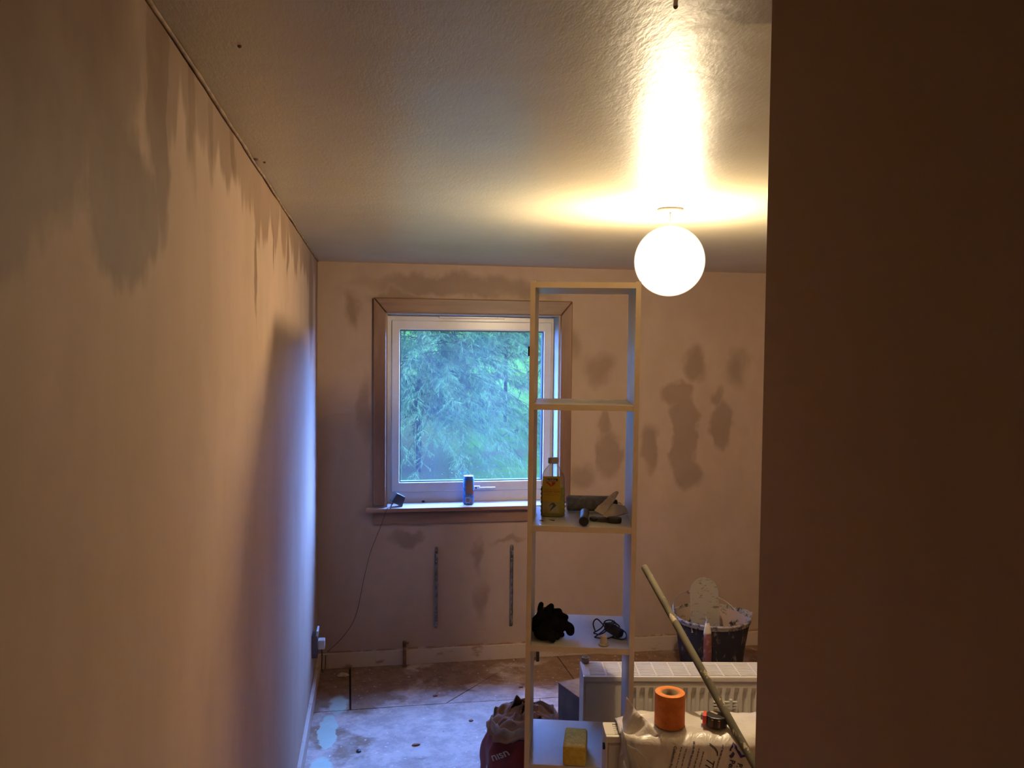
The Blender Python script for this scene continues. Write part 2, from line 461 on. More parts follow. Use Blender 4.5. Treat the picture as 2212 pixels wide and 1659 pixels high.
# ------------------------------------------------------------------ mesh helpers
class MB:
    def __init__(self):
        self.v = []; self.f = []; self.smooth = []
    def add(self, vs, fs, sm=False):
        n = len(self.v)
        self.v += [tuple(q) for q in vs]
        self.f += [tuple(i + n for i in q) for q in fs]
        self.smooth += [sm] * len(fs)
        return self
    def box(self, x0, x1, y0, y1, z0, z1, bev=0.0, M=None):
        bm = bmesh.new()
        bmesh.ops.create_cube(bm, size=1)
        for q in bm.verts:
            q.co = Vector((x0 + (q.co.x + .5) * (x1 - x0), y0 + (q.co.y + .5) * (y1 - y0), z0 + (q.co.z + .5) * (z1 - z0)))
        if bev:
            bmesh.ops.bevel(bm, geom=bm.edges[:], offset=bev, segments=2, affect='EDGES', profile=.6)
        return self.take(bm, M)
    def take(self, bm, M=None, sm=False):
        bm.verts.index_update()
        vs = [(M @ q.co) if M else q.co.copy() for q in bm.verts]
        self.add(vs, [[q.index for q in f.verts] for f in bm.faces], sm)
        bm.free()
        return self
    def prism(self, poly, z0, z1, M=None):
        n = len(poly)
        vs = [Vector((p[0], p[1], z0)) for p in poly] + [Vector((p[0], p[1], z1)) for p in poly]
        if M: vs = [M @ q for q in vs]
        fs = [tuple(reversed(range(n))), tuple(range(n, 2 * n))] + [(i, (i + 1) % n, n + (i + 1) % n, n + i) for i in range(n)]
        return self.add(vs, fs)
    def lathe(self, prof, n=28, M=None, sx=1, sy=1, cap=True, sm=True):
        vs = []; fs = []
        for (r, z) in prof:
            for i in range(n):
                a = 2 * pi * i / n
                vs.append(Vector((r * cos(a) * sx, r * sin(a) * sy, z)))
        for j in range(len(prof) - 1):
            for i in range(n):
                k = (i + 1) % n
                fs.append((j * n + i, j * n + k, (j + 1) * n + k, (j + 1) * n + i))
        if M: vs = [M @ q for q in vs]
        self.add(vs, fs, sm)
        if cap:
            b = len(self.v) - len(vs)
            self.f.append(tuple(b + i for i in reversed(range(n)))); self.smooth.append(False)
            t = b + (len(prof) - 1) * n
            self.f.append(tuple(t + i for i in range(n))); self.smooth.append(False)
        return self
    def tube(self, pts, r, n=8, cap=True):
        pts = [Vector(p) for p in pts]
        m = len(pts)
        rs = r if isinstance(r, (list, tuple)) else [r] * m
        vs = []; fs = []
        t = (pts[1] - pts[0]).normalized()
        up = Vector((0, 0, 1)) if abs(t.z) < .9 else Vector((1, 0, 0))
        nrm = t.cross(up).normalized()
        for i in range(m):
            t = (pts[min(i + 1, m - 1)] - pts[max(i - 1, 0)]).normalized()
            nrm = (nrm - t * nrm.dot(t)).normalized()
            bn = t.cross(nrm)
            for k in range(n):
                a = 2 * pi * k / n
                vs.append(pts[i] + (nrm * cos(a) + bn * sin(a)) * rs[i])
        for i in range(m - 1):
            for k in range(n):
                q = (k + 1) % n
                fs.append((i * n + k, i * n + q, (i + 1) * n + q, (i + 1) * n + k))
        self.add(vs, fs, True)
        if cap:
            b = len(self.v) - len(vs)
            self.f.append(tuple(b + i for i in reversed(range(n)))); self.smooth.append(False)
            self.f.append(tuple(b + (m - 1) * n + i for i in range(n))); self.smooth.append(False)
        return self
    def ico(self, c, r, sub=3, M=None):
        bm = bmesh.new()
        bmesh.ops.create_icosphere(bm, subdivisions=sub, radius=1)
        rr = r if isinstance(r, (tuple, list)) else (r, r, r)
        for q in bm.verts:
            q.co = Vector((q.co.x * rr[0], q.co.y * rr[1], q.co.z * rr[2]))
            if M: q.co = M @ q.co
            q.co += Vector(c)
        return self.take(bm, None, True)
    def move(self, fn):
        self.v = [tuple(fn(Vector(q))) for q in self.v]
        return self
    def mesh(self, name, mat):
        me = bpy.data.meshes.new(name)
        me.from_pydata(self.v, [], self.f)
        me.polygons.foreach_set('use_smooth', self.smooth)
        me.materials.append(mat)
        me.update()
        return me
    def build(self, name, mat, parent=None, label=None):
        o = bpy.data.objects.new(name, self.mesh(name, mat))
        COL.objects.link(o)
        if parent: o.parent = parent
        if label: o['label'] = label
        return o

def spline(pts, n=8):
    P = [Vector(p) for p in pts]
    P = [P[0] * 2 - P[1]] + P + [P[-1] * 2 - P[-2]]
    out = []
    for i in range(1, len(P) - 2):
        for k in range(n):
            t = k / n
            a, b, c, d = P[i - 1], P[i], P[i + 1], P[i + 2]
            out.append(.5 * ((2 * b) + (c - a) * t + (2 * a - 5 * b + 4 * c - d) * t * t + (3 * b - a - 3 * c + d) * t ** 3))
    out.append(P[-2])
    return out

def tag(o, label, cat, group=None, kind=None):
    o['label'] = label; o['category'] = cat
    if group: o['group'] = group
    if kind: o['kind'] = kind
    return o

def thing(name, label, cat, loc=(0, 0, 0), rotz=0.0, group=None):
    o = bpy.data.objects.new(name, None)
    o.empty_display_size = .05
    COL.objects.link(o)
    o.location = loc
    o.rotation_euler = (0, 0, rotz)
    return tag(o, label, cat, group)

def struct(o):
    o['kind'] = 'structure'
    return o

_font_cache = {}
def text_mb(s, size, shear=0.0, fn=None, ext=0.0, bold=0.0):
    """flat lettering as mesh; fn maps (x, y) of the line to a 3D point"""
    cu = bpy.data.curves.new('lettering', 'FONT')
    cu.body = s; cu.size = size; cu.shear = shear; cu.offset = bold
    cu.resolution_u = 3
    o = bpy.data.objects.new('lettering', cu)
    COL.objects.link(o)
    dg = bpy.context.evaluated_depsgraph_get()
    me = bpy.data.meshes.new_from_object(o.evaluated_get(dg))
    vs = [q.co.copy() for q in me.vertices]
    fs = [tuple(p.vertices) for p in me.polygons]
    bpy.data.objects.remove(o); bpy.data.curves.remove(cu); bpy.data.meshes.remove(me)
    mb = MB()
    mb.add([fn(q.x, q.y) for q in vs], fs)
    return mb

# ================================================================== THE SETTING
XR = 2.95
YF = -3.76          # the short wall that closes the room toward the entrance passage
XP = 0.812          # right side of the entrance passage
YB = -5.9

struct(MB().box(-.12, 0, YB, .30, -.05, H + .1).build('wall_left', M_WALL_LEFT))
struct(MB().box(XR, XR + .12, YF - .1, .30, -.05, H + .1).build('wall_right', M_WALL))
# back wall with the window opening, built as one slab with a hole
WX0, WX1, WZ0, WZ1 = 0.392, 1.409, 0.915, 2.062
bw = MB()
def slab_hole(mb, x0, x1, z0, z1, hx0, hx1, hz0, hz1, y0, y1):
    v = []
    for y in (y0, y1):
        v += [(x0, y, z0), (x1, y, z0), (x1, y, z1), (x0, y, z1), (hx0, y, hz0), (hx1, y, hz0), (hx1, y, hz1), (hx0, y, hz1)]
    f = [(0, 1, 5, 4), (1, 2, 6, 5), (2, 3, 7, 6), (3, 0, 4, 7)]
    g = [tuple(8 + i for i in reversed(q)) for q in f]
    s = [(4, 5, 13, 12), (5, 6, 14, 13), (6, 7, 15, 14), (7, 4, 12, 15), (1, 0, 8, 9), (2, 1, 9, 10), (3, 2, 10, 11), (0, 3, 11, 8)]
    mb.add(v, f + g + s)
    return mb
slab_hole(bw, -.12, XR + .12, -.05, H + .1, WX0, WX1, WZ0, WZ1, 0, .30)
struct(bw.build('wall_back', M_WALL_BACK))
struct(MB().box(-.12, XR + .12, YB, .30, H, H + .12).build('ceiling', M_CEIL))
struct(MB().box(XP, XP + .10, YB, YF, 0, H).build('wall_passage', M_WALL))
struct(MB().box(XP + .10, XR, YF - .10, YF, 0, H).build('wall_front', M_WALL))
struct(MB().box(-.12, XP + .10, YB - .12, YB, -.05, H + .1).build('wall_rear', M_WALL))

# floor: dark sub-floor with chipboard sheets laid on it
fl = struct(MB().box(-.12, XR, YB, 0, -.05, -.018).build('floor', M_SUB))
g = .004
sheets = [
    [(.0, 0), (.0, -.576), (.196, -.571), (.178, 0)],
    [(.188, 0), (.206, -.571), (.692, -.566), (1.121, -.10), (1.172, 0)],
    [(1.178, 0), (1.124, -.10), (.701, -.567), (1.30, -.581), (1.452, -.582), (1.432, -.35), (1.416, 0)],
    [(1.421, 0), (1.437, -.35), (1.457, -.582), (2.2, -.595), (XR, -.60), (XR, 0)],
    [(.0, -.582), (.0, -2.98), (1.19, -2.98), (1.19, -.585), (.69, -.572)],
    [(1.194, -.587), (1.194, -2.98), (XR, -2.98), (XR, -.605)],
    [(.0, -2.985), (.0, YB), (XP, YB), (XP, YF), (XR, YF), (XR, -2.985)],
]
for s in sheets:
    MB().prism(s[::-1], -.018, 0).build('floor_sheet', M_FLOOR, fl)

# skirting boards
sk = MB().box(.0, XR, -.018, 0, 0, .088, .003).build('baseboard_back', M_SKIRT); struct(sk)
sk = MB().box(0, .018, YF - .3, -.018, 0, .088, .003).build('baseboard_left', M_SKIRT); struct(sk)
# remains of old wall covering left along the top of the back skirting
mb = MB()
NS = 260
for k in range(NS):
    x0_, x1_ = .02 + (XR - .06) * k / NS, .02 + (XR - .06) * (k + 1) / NS
    h0_, h1_ = [.0885 + max(0, .006 + .011 * noise.noise(Vector((q * 6, 0, 3))) + .005 * noise.noise(Vector((q * 31, 0, 1)))) for q in (x0_, x1_)]
    mb.add([(x0_, -.006, .086), (x1_, -.006, .086), (x1_, -.005, h1_), (x0_, -.005, h0_), (x1_, -.0005, h1_), (x0_, -.0005, h0_)], [(0, 1, 2, 3), (3, 2, 4, 5)])
o = mb.build('plaster_edge', plain('old_paint_edge', (.34, .18, .10), .8, (.50, .36, .25), 14, thr=(.5, .6)), bpy.data.objects['baseboard_back']); o['kind'] = 'stuff'
# rough plaster bead where the left wall meets the ceiling
mb = MB()
pts = [(.004 + .004 * noise.noise((0, yy * 3, 1)), yy, H - .004 + .003 * noise.noise((2, yy * 5, 0))) for yy in [-4.6 + .06 * i for i in range(77)]]
mb.tube(pts, [.0035 + .003 * abs(noise.noise((0, p[1] * 9, 4))) for p in pts], 6)
struct(mb.build('trim_1', plain('old_paint_line', (.22, .13, .07), .8, (.34, .22, .14), 30)))
mb = MB()
for (cx, cy, s) in [(.012, -2.50, .010), (.03, -2.47, .005), (.745, -3.60, .0035), (.10, -3.32, .004)]:
    mb.ico((cx, cy, H), (s, s, .004), 2)
struct(mb.build('trim_2', plain('dried_crumbs', (.30, .20, .12), .8)))

# ---------------------------------------------------------------- window
FY = .139
w1 = bpy.data.objects.new('window_1', None); COL.objects.link(w1); w1.location = (0, 0, 0); struct(w1)
def ring(mb, o, i, y0, y1):
    # o, i = (x0, x1, z0, z1) outer and inner; mitred frame
    ox0, ox1, oz0, oz1 = o; ix0, ix1, iz0, iz1 = i
    v = []
    for y in (y0, y1):
        v += [(ox0, y, oz0), (ox1, y, oz0), (ox1, y, oz1), (ox0, y, oz1), (ix0, y, iz0), (ix1, y, iz0), (ix1, y, iz1), (ix0, y, iz1)]
    f = [(0, 1, 5, 4), (1, 2, 6, 5), (2, 3, 7, 6), (3, 0, 4, 7)]
    gg = [tuple(8 + k for k in reversed(q)) for q in f]
    s = [(4, 5, 13, 12), (5, 6, 14, 13), (6, 7, 15, 14), (7, 4, 12, 15), (1, 0, 8, 9), (2, 1, 9, 10), (3, 2, 10, 11), (0, 3, 11, 8)]
    return mb.add(v, f + gg + s)
fr = MB()
ring(fr, (WX0, WX1, .925, 2.062), (.428, 1.385, 1.005, 2.020), FY, FY + .07)
fr_o = fr.build('window_frame', M_PVC, w1)
bv = fr_o.modifiers.new('b', 'BEVEL'); bv.width = .003; bv.segments = 2
sa = MB()
ring(sa, (.420, 1.393, .997, 2.028), (.468, 1.345, 1.055, 1.972), FY - .012, FY + .05)
sa_o = sa.build('sash', M_PVC, w1)
bv = sa_o.modifiers.new('b', 'BEVEL'); bv.width = .006; bv.segments = 3
se = MB()
ring(se, (.467, 1.346, 1.054, 1.973), (.4735, 1.339, 1.0605, 1.9665), FY + .000, FY + .046)
se.build('rubber_seal', M_SEAL, w1)
MB().box(.471, 1.342, FY + .018, FY + .022, 1.058, 1.969).build('glass_pane', M_GLASS, w1)
# lining of the opening (thin painted boards)
ln = MB()
ring(ln, (WX0 + .0002, WX1 - .0002, .9150, WZ1 - .0002), (WX0 + .002, WX1 - .002, .925, WZ1 - .002), .0005, FY)
ln.build('window_reveal', plain('reveal_board', (.40, .39, .36), .6), w1)
# trickle vent
v = MB().box(.70, 1.10, FY - .016, FY, 2.043, 2.062, .004).build('trickle_vent', M_PVC, w1)
MB().box(.71, 1.09, FY - .018, FY - .012, 2.0595, 2.0625).build('vent_slot', M_SEAL, v)
MB().box(1.055, 1.062, FY - .021, FY - .015, 2.044, 2.060, .001).build('vent_catch', M_PVC, v)
# handle
hd = MB().box(.915, .955, FY - .034, FY - .011, 1.008, 1.030, .006).build('window_handle', M_WPLAS, w1)
MB().box(.948, 1.048, FY - .042, FY - .028, 1.011, 1.023, .005).build('handle_lever', M_WPLAS, hd)
MB().lathe([(.005, 0), (.005, .004)], 14, Matrix.Translation((.928, FY - .034, 1.019)) @ Matrix.Rotation(pi / 2, 4, 'X')).build('keyhole', M_SEAL, hd)
# timber architrave
tr = bpy.data.objects.new('trim_3', None); COL.objects.link(tr); struct(tr)
def bevelled(mb, name, m, par, w=.006):
    o = mb.build(name, m, par); b = o.modifiers.new('b', 'BEVEL'); b.width = w; b.segments = 3; return o
bevelled(MB().add([(.312, -.022, .945), (.384, -.022, .945), (.384, -.022, 2.064), (.312, -.022, 2.150), (.312, 0, .945), (.384, 0, .945), (.384, 0, 2.064), (.312, 0, 2.150)],
   [(0, 1, 2, 3), (7, 6, 5, 4), (0, 4, 5, 1), (1, 5, 6, 2), (2, 6, 7, 3), (3, 7, 4, 0)]), 'architrave_upright', M_OAK, tr)
bevelled(MB().add([(1.417, -.022, .945), (1.487, -.022, .945), (1.487, -.022, 2.150), (1.417, -.022, 2.064), (1.417, 0, .945), (1.487, 0, .945), (1.487, 0, 2.150), (1.417, 0, 2.064)],
   [(0, 1, 2, 3), (7, 6, 5, 4), (0, 4, 5, 1), (1, 5, 6, 2), (2, 6, 7, 3), (3, 7, 4, 0)]), 'architrave_upright', M_OAK, tr)
bevelled(MB().add([(.386, -.024, 2.065), (1.415, -.024, 2.065), (1.487, -.024, 2.151), (.314, -.024, 2.151), (.386, 0, 2.065), (1.415, 0, 2.065), (1.487, 0, 2.151), (.314, 0, 2.151)],
   [(0, 1, 2, 3), (7, 6, 5, 4), (0, 4, 5, 1), (1, 5, 6, 2), (2, 6, 7, 3), (3, 7, 4, 0)]), 'architrave_head', M_OAKH, tr)
sl = bpy.data.objects.new('trim_4', None); COL.objects.link(sl); struct(sl)
MB().box(WX0 + .001, WX1 - .001, -.046, FY + .002, .916, .9345).build('sill_board', M_SILL, sl)
MB().prism([(.275, -.001), (.275, -.048), (1.53, -.048), (1.53, -.001)], .914, .9335).build('sill_ears', M_SILL, sl)
nb = MB().box(.270, 1.535, -.060, -.046, .912, .936, .006).build('sill_nose', M_NOSE, sl)
MB().box(.315, 1.49, -.020, 0, .835, .911, .004).build('sill_apron', M_OAKH, sl)

# ================================================================== SHELVING UNIT
TH = radians(13.66)
UX, UY = .8405, -2.030
UW, UD, UT, UH = .3717, .348, .0165, 2.0891
def U(u, v, z=0.0):
    u *= 1.0267; v *= 1.0267
    return Vector((UX + cos(TH) * u + sin(TH) * v, UY - sin(TH) * u + cos(TH) * v, z))
unit = thing('shelving_unit', 'tall narrow white open-backed shelving unit standing in front of the window', 'shelves', (UX - .006, UY, .0012), -TH)
unit.rotation_euler = (0, .0028, -TH)
MB().box(0, UT, 0, UD, 0, UH, .0012).build('side_panel', M_WHITE, unit)
MB().box(UW - UT, UW, 0, UD, 0, UH, .0012).build('side_panel', M_WHITE, unit)
MB().box(UT, UW - UT, .002, UD, UH - UT - .003, UH - .003, .001).build('top_panel', M_WHITE, unit)
SHZ = [UH - .4179 * k for k in range(1, 6)]
for z in SHZ:
    MB().box(UT, UW - UT, .003, UD, z - UT - .003, z, .001).build('shelf', M_WHITE, unit)
MB().box(UT, UW - UT, .02, .034, 0, SHZ[4] - UT - .003).build('plinth', M_WHITE, unit)
for u0_ in (0, UW - UT):
    MB().box(u0_ - .0002, u0_ + UT + .0002, -.0016, -.0001, 0, UH).build('edging_strip', M_EDGE, unit, 'cream edging strip')
for z in [UH - .003] + SHZ:
    MB().box(UT, UW - UT, .0008, .0029, z - UT - .0032, z).build('edging_strip', M_EDGE, unit, 'cream edging strip')
MB().box(-.006, .0, .002, .012, UH - .255, UH - .222, .001).build('hinge_plate', M_BLACK, unit, 'small black hinge plate on the left edge')
Z3, Z4, Z5 = SHZ[1], SHZ[2], SHZ[3]
EPS = .0015

# ---- bottle of soap
bt = thing('soap_bottle', 'clear bottle of yellow-green liquid soap with a white cap on the middle shelf', 'bottle', U(.079, .165, Z3 + EPS), -TH)
bt.scale = (1.08, 1.0, 1.0)
def bottle_prof(r):
    return r
def oval(prof, n=36):
    # superellipse section bottle, prof = (half width, half depth, z)
    vs = []; fs = []
    for (a, b, z) in prof:
        for i in range(n):
            t = 2 * pi * i / n
            c, s = cos(t), sin(t)
            e = .62
            vs.append((a * math.copysign(abs(c) ** e, c), b * math.copysign(abs(s) ** e, s), z))
    for j in range(len(prof) - 1):
        for i in range(n):
            k = (i + 1) % n
            fs.append((j * n + i, j * n + k, (j + 1) * n + k, (j + 1) * n + i))
    fs.append(tuple(reversed(range(n)))); fs.append(tuple((len(prof) - 1) * n + i for i in range(n)))
    return MB().add(vs, fs, True)
def rib(z): return .0012 * sin(z * 2 * pi / .0155)
body = [(.036, .022, .0), (.0405, .0255, .004)]
z = .008
while z < .108:
    body.append((.0407 + rib(z), .026 + rib(z) * .3, z)); z += .0031
body += [(.0385, .0255, .112), (.0405, .0258, .116), (.0405, .0255, .130), (.038, .024, .145), (.033, .021, .160), (.026, .018, .172), (.018, .0155, .182), (.0135, .0135, .188), (.0135, .0135, .194)]
oval(body).build('bottle_body', M_CLEARPL, bt, 'clear ribbed plastic body')
liq = [(a - .0008, b - .0008, max(z, .001)) for a, b, z in body if z < .108] + [(.0385, .0245, .1085)]
oval(liq).build('liquid', M_SOAP, bt, 'yellow-green liquid')
MB().lathe([(.0165, .192), (.0172, .194), (.0172, .210), (.0160, .2125), (.006, .2125)], 24).build('bottle_cap', M_WPLAS, bt, 'white screw cap')
LF = -.0285
lb = MB().box(-.0345, .0250, LF, LF + .0008, .058, .149, .0004).build('bottle_label', M_LABEL, bt, 'gold printed label')
MB().box(-.0335, .0245, LF - .0001, LF + .0007, .014, .058).build('label_picture', M_LABELPIC, lb)
MB().box(-.0245, .0155, LF - .0006, LF, .1315, .1405).build('name_band', M_LDARK, lb)
def on_label(x0, z0):
    return lambda x, y: Vector((x0 + x, LF - .0010, z0 + y))
text_mb('Bartoline', .0094, 0, on_label(-.0238, .1330), bold=.00025).build('name_lettering', M_WHITEINK, lb)
MB().add([(-.0245, LF - .0006, .1285), (-.0150, LF - .0006, .1285), (-.0045, LF - .0006, .1150), (-.0045, LF - .0006, .1115), (-.0060, LF - .0006, .1115)], [(0, 1, 2, 3, 4)]).build('red_chevron', M_LRED, lb)
MB().add([(-.0035, LF - .0006, .1285), (.0085, LF - .0006, .1285), (.0075, LF - .0006, .1215), (-.0035, LF - .0006, .1125)], [(0, 1, 2, 3)]).build('red_chevron', M_LRED, lb)
text_mb('CONCENTRATED', .0064, 0, on_label(-.0300, .0990)).build('label_lettering', M_LTXT, lb)
text_mb('SUGAR SOAP', .0092, 0, on_label(-.0305, .0905), bold=.0002).build('label_lettering', M_LTXT, lb)
MB().box(-.024, .017, LF - .0006, LF, .0845, .0853).build('label_rule', M_LTXT, lb)
MB().box(-.028, .021, LF - .0006, LF, .0800, .0808).build('label_rule', M_LTXT, lb)
def flatpoly(pts, y): return MB().add([(x, y, z) for x, z in pts], [tuple(range(len(pts)))])
flatpoly([(-.0005, .054), (.006, .052), (.012, .043), (.004, .036), (-.004, .028), (-.009, .021), (-.007, .030), (-.002, .038), (.001, .046), (-.005, .046), (-.010, .040), (-.012, .037), (-.011, .043), (-.006, .050)], LF - .0008).build('glove_picture', M_LTEAL, lb)
flatpoly([(-.006, .020), (.004, .033), (.013, .042), (.0205, .030), (.0225, .017), (.010, .0165)], LF - .0007).build('cloth_picture', M_LPALE, lb)
mb = MB()
for k, (x0, z0, x1, z1) in enumerate([(-.026, .018, -.010, .022), (-.028, .021, -.012, .024), (-.024, .033, -.014, .026), (-.027, .028, -.014, .024), (-.022, .016, -.008, .018)]):
    d = Vector((x1 - x0, 0, z1 - z0)).normalized(); nn = Vector((-d.z, 0, d.x)) * .0005
    a = Vector((x0, LF - .0008, z0)); b = Vector((x1, LF - .0008, z1))
    mb.add([a - nn, b - nn * .3, b + nn * .3, a + nn], [(0, 1, 2, 3)])
mb.build('bristle_picture', M_LTXT, lb)

# ---- paint roller: fleece sleeve on wire frame with black handle
ro = thing('paint_roller', 'grey fleece paint roller lying behind the soap bottle, black grip pointing out', 'paint roller', U(.185, .20, Z3), -TH)
Rr = .0285
a0 = Vector((-.058, .062, Rr + .003)); a1 = Vector((.112, .080, Rr + .001))
mb = MB()
mb.tube([a0.lerp(a1, t) for t in (0, .02, .1, .3, .5, .7, .9, .98, 1)], [Rr - .004, Rr, Rr + .0006, Rr, Rr + .0004, Rr, Rr + .0005, Rr, Rr - .005], 32)
mb.build('roller_sleeve', M_FLEECE, ro)
ed = (a1 - a0).normalized()
MB().tube([a1 - ed * .002, a1 + ed * .018], [.017, .015], 20).build('end_cap', M_BLACK, ro)
MB().tube(spline([a1 + ed * .012, a1 + ed * .030 + Vector((0, 0, .002)), a1 + ed * .036 + Vector((0, -.02, -.006)), Vector((.142, .0, .012)), Vector((.10, -.035, .014)), Vector((.045, -.055, .021)), Vector((.015, -.072, .024))]), .0028, 8).build('wire_frame', M_WIRE, ro)
hp = [Vector((.008, -.070, .026)), Vector((.006, -.085, .0255)), Vector((.004, -.12, .024)), Vector((.002, -.16, .0225)), Vector((.0005, -.205, .020)), Vector((.000, -.209, .020))]
MB().tube(hp, [.012, .0165, .0155, .0150, .0170, .0155], 22).build('grip', M_BLACK, ro)
MB().tube([(.018, -.086, .024), (.034, -.088, .023)], .0022, 8).build('wire_stub', M_WIRE, ro)

# ---- folded, plaster-stained paper
pp = [(-.070, -.010, .020), (-.020, -.030, .010), (.048, .030, .016), (.038, .035, .045), (.010, .040, .060), (.012, .030, .088), (.0, .026, .086), (-.048, -.002, .046)]
pap = thing('folded_paper', 'crumpled off-white folded paper on the middle shelf beside the roller grip', 'paper', U(.292, .120, Z3 + .008), -TH)
def sheet(pts, tris, name, m, par, th=.0012, sub=3, amp=.002, seed=0):
    bm = bmesh.new()
    vs = [bm.verts.new(p) for p in pts]
    for t in tris: bm.faces.new([vs[i] for i in t])
    bmesh.ops.triangulate(bm, faces=bm.faces[:])
    bmesh.ops.subdivide_edges(bm, edges=bm.edges[:], cuts=sub, use_grid_fill=True)
    for q in bm.verts:
        q.co += Vector((noise.noise(q.co * 40 + Vector((seed, 0, 0))), noise.noise(q.co * 40 + Vector((0, seed, 5))), noise.noise(q.co * 40 + Vector((9, 0, seed))))) * amp
    o = MB().take(bm).build(name, m, par)
    s = o.modifiers.new('s', 'SOLIDIFY'); s.thickness = th
    return o
sheet([(-.070, -.012, .028), (-.040, -.022, .016), (-.004, .012, .050), (.018, .030, .088), (.010, .030, .094), (-.002, .026, .088), (-.055, -.002, .044)], [(0, 1, 2, 6), (2, 3, 4, 5, 6)], 'paper_flap', M_PAPERW, pap)
sheet([(-.040, -.022, .014), (-.028, -.030, .008), (.010, -.022, .014), (.052, .022, .022), (.040, .038, .038), (-.002, .016, .050)], [(0, 1, 2, 3, 4, 5)], 'paper_base', M_PAPERW, pap, seed=3)
sheet([(.010, -.018, .010), (.048, .015, .014), (.052, .020, .018), (.012, .002, .016)], [(0, 1, 2, 3)], 'paper_edge', M_PAPERW, pap, amp=.001)
# ---- masonry hole cutter style black oval and small cup beneath it
o = MB().lathe([(.010, 0), (.0155, .003), (.016, .011), (.014, .012)], 24, Matrix.Translation(U(.222, .100, Z3 + EPS)), cap=True).build('bottle_top', M_BLACK)
tag(o, 'small round black lid on the middle shelf beside the roller grip', 'lid')
ov = thing('adaptor_block', 'low black oval block on the middle shelf under the folded paper', 'block', U(.291, .075, Z3 + EPS), -TH - .1)
MB().lathe([(.020, 0), (.0245, .003), (.0255, .016), (.023, .019)], 30, None, 1.0, .65).build('block_body', M_BLACK, ov)
MB().box(-.060, -.018, .002, .03, .0, .012, .002).build('block_tail', M_CARD, ov)
for (u, v, r, lab) in [(.040, .078, .9, 'thin brown screw nearest the left panel on the middle shelf'), (.075, .088, .5, 'thin brown screw in front of the soap bottle centre')]:
    s = thing('screw', lab, 'screw', U(u, v, Z3 + .0030), -TH - r)
    MB().tube([(-.009, 0, 0), (.007, 0, 0), (.011, 0, 0)], [.0006, .0018, .0018], 8).build('screw_shank', M_COPPER, s)
    MB().tube([(.0105, 0, 0), (.0125, 0, 0)], [.0022, .0030], 10).build('screw_head', M_COPPER, s)

# ---- gloves
def glove(name, label, loc, rotz, fingers, palm, cuff, thumb):
    g_ = thing(name, label, 'glove', loc, rotz)
    mb = MB()
    for c, r, rx in palm:
        mb.ico(c, r, 3, Matrix.Rotation(rx, 3, 'Y').to_4x4())
    for pts, rad in fingers + [thumb]:
        P = spline(pts, 5)
        mb.tube(P, [rad * (1 - .12 * i / len(P)) for i in range(len(P))], 12)
        mb.ico(P[-1], rad * .9, 2)
    o = mb.build('glove_hand', M_WOOL, g_)
    g_.scale = (1.07, 1.07, 1.07)
    rm = o.modifiers.new('r', 'REMESH'); rm.mode = 'VOXEL'; rm.voxel_size = .0035; rm.use_smooth_shade = True
    sm = o.modifiers.new('s', 'SMOOTH'); sm.factor = .5; sm.iterations = 3
    mb = MB(); mb.tube(cuff, [.026, .030, .031, .028], 20)
    mb.build('glove_cuff', M_WOOL, g_)
glove('work_glove', 'black knitted work glove with fingers curling up on the fourth shelf', U(.075, .11, Z4), -TH,
      [([(-.030, 0, .060), (-.034, 0, .085), (-.030, -.003, .104)], .0105), ([(-.010, 0, .062), (-.008, 0, .086), (.004, -.006, .100)], .0115),
       ([(.010, 0, .058), (.018, 0, .078), (.030, -.008, .084)], .0125), ([(.022, 0, .045), (.038, -.003, .066), (.052, -.012, .066)], .0120)],
      [((-.012, .0, .045), (.045, .026, .036), .25), ((.018, -.010, .035), (.034, .026, .028), .5)],
      [(-.010, .03, .034), (-.016, .05, .036), (-.02, .075, .036), (-.02, .10, .034)],
      ([(.030, -.010, .036), (.052, -.018, .040), (.066, -.020, .034), (.068, -.022, .022)], .0165))
glove('work_glove', 'black knitted work glove lying flat under its mate on the fourth shelf', U(.061, .062, Z4), -TH + .15,
      [([(.020, .0, .018), (.040, .006, .018), (.055, .008, .014)], .0115), ([(.016, .018, .018), (.036, .024, .020), (.054, .028, .014)], .0115),
       ([(.010, -.014, .018), (.028, -.014, .016), (.038, -.012, .012)], .0105)],
      [((-.006, .0, .022), (.034, .036, .021), .1), ((.0, .02, .030), (.026, .026, .022), .3)],
      [(-.012, .03, .030), (-.014, .045, .032), (-.014, .06, .033), (-.014, .072, .033)],
      ([(-.004, -.018, .020), (.008, -.030, .018), (.020, -.036, .012)], .0105))

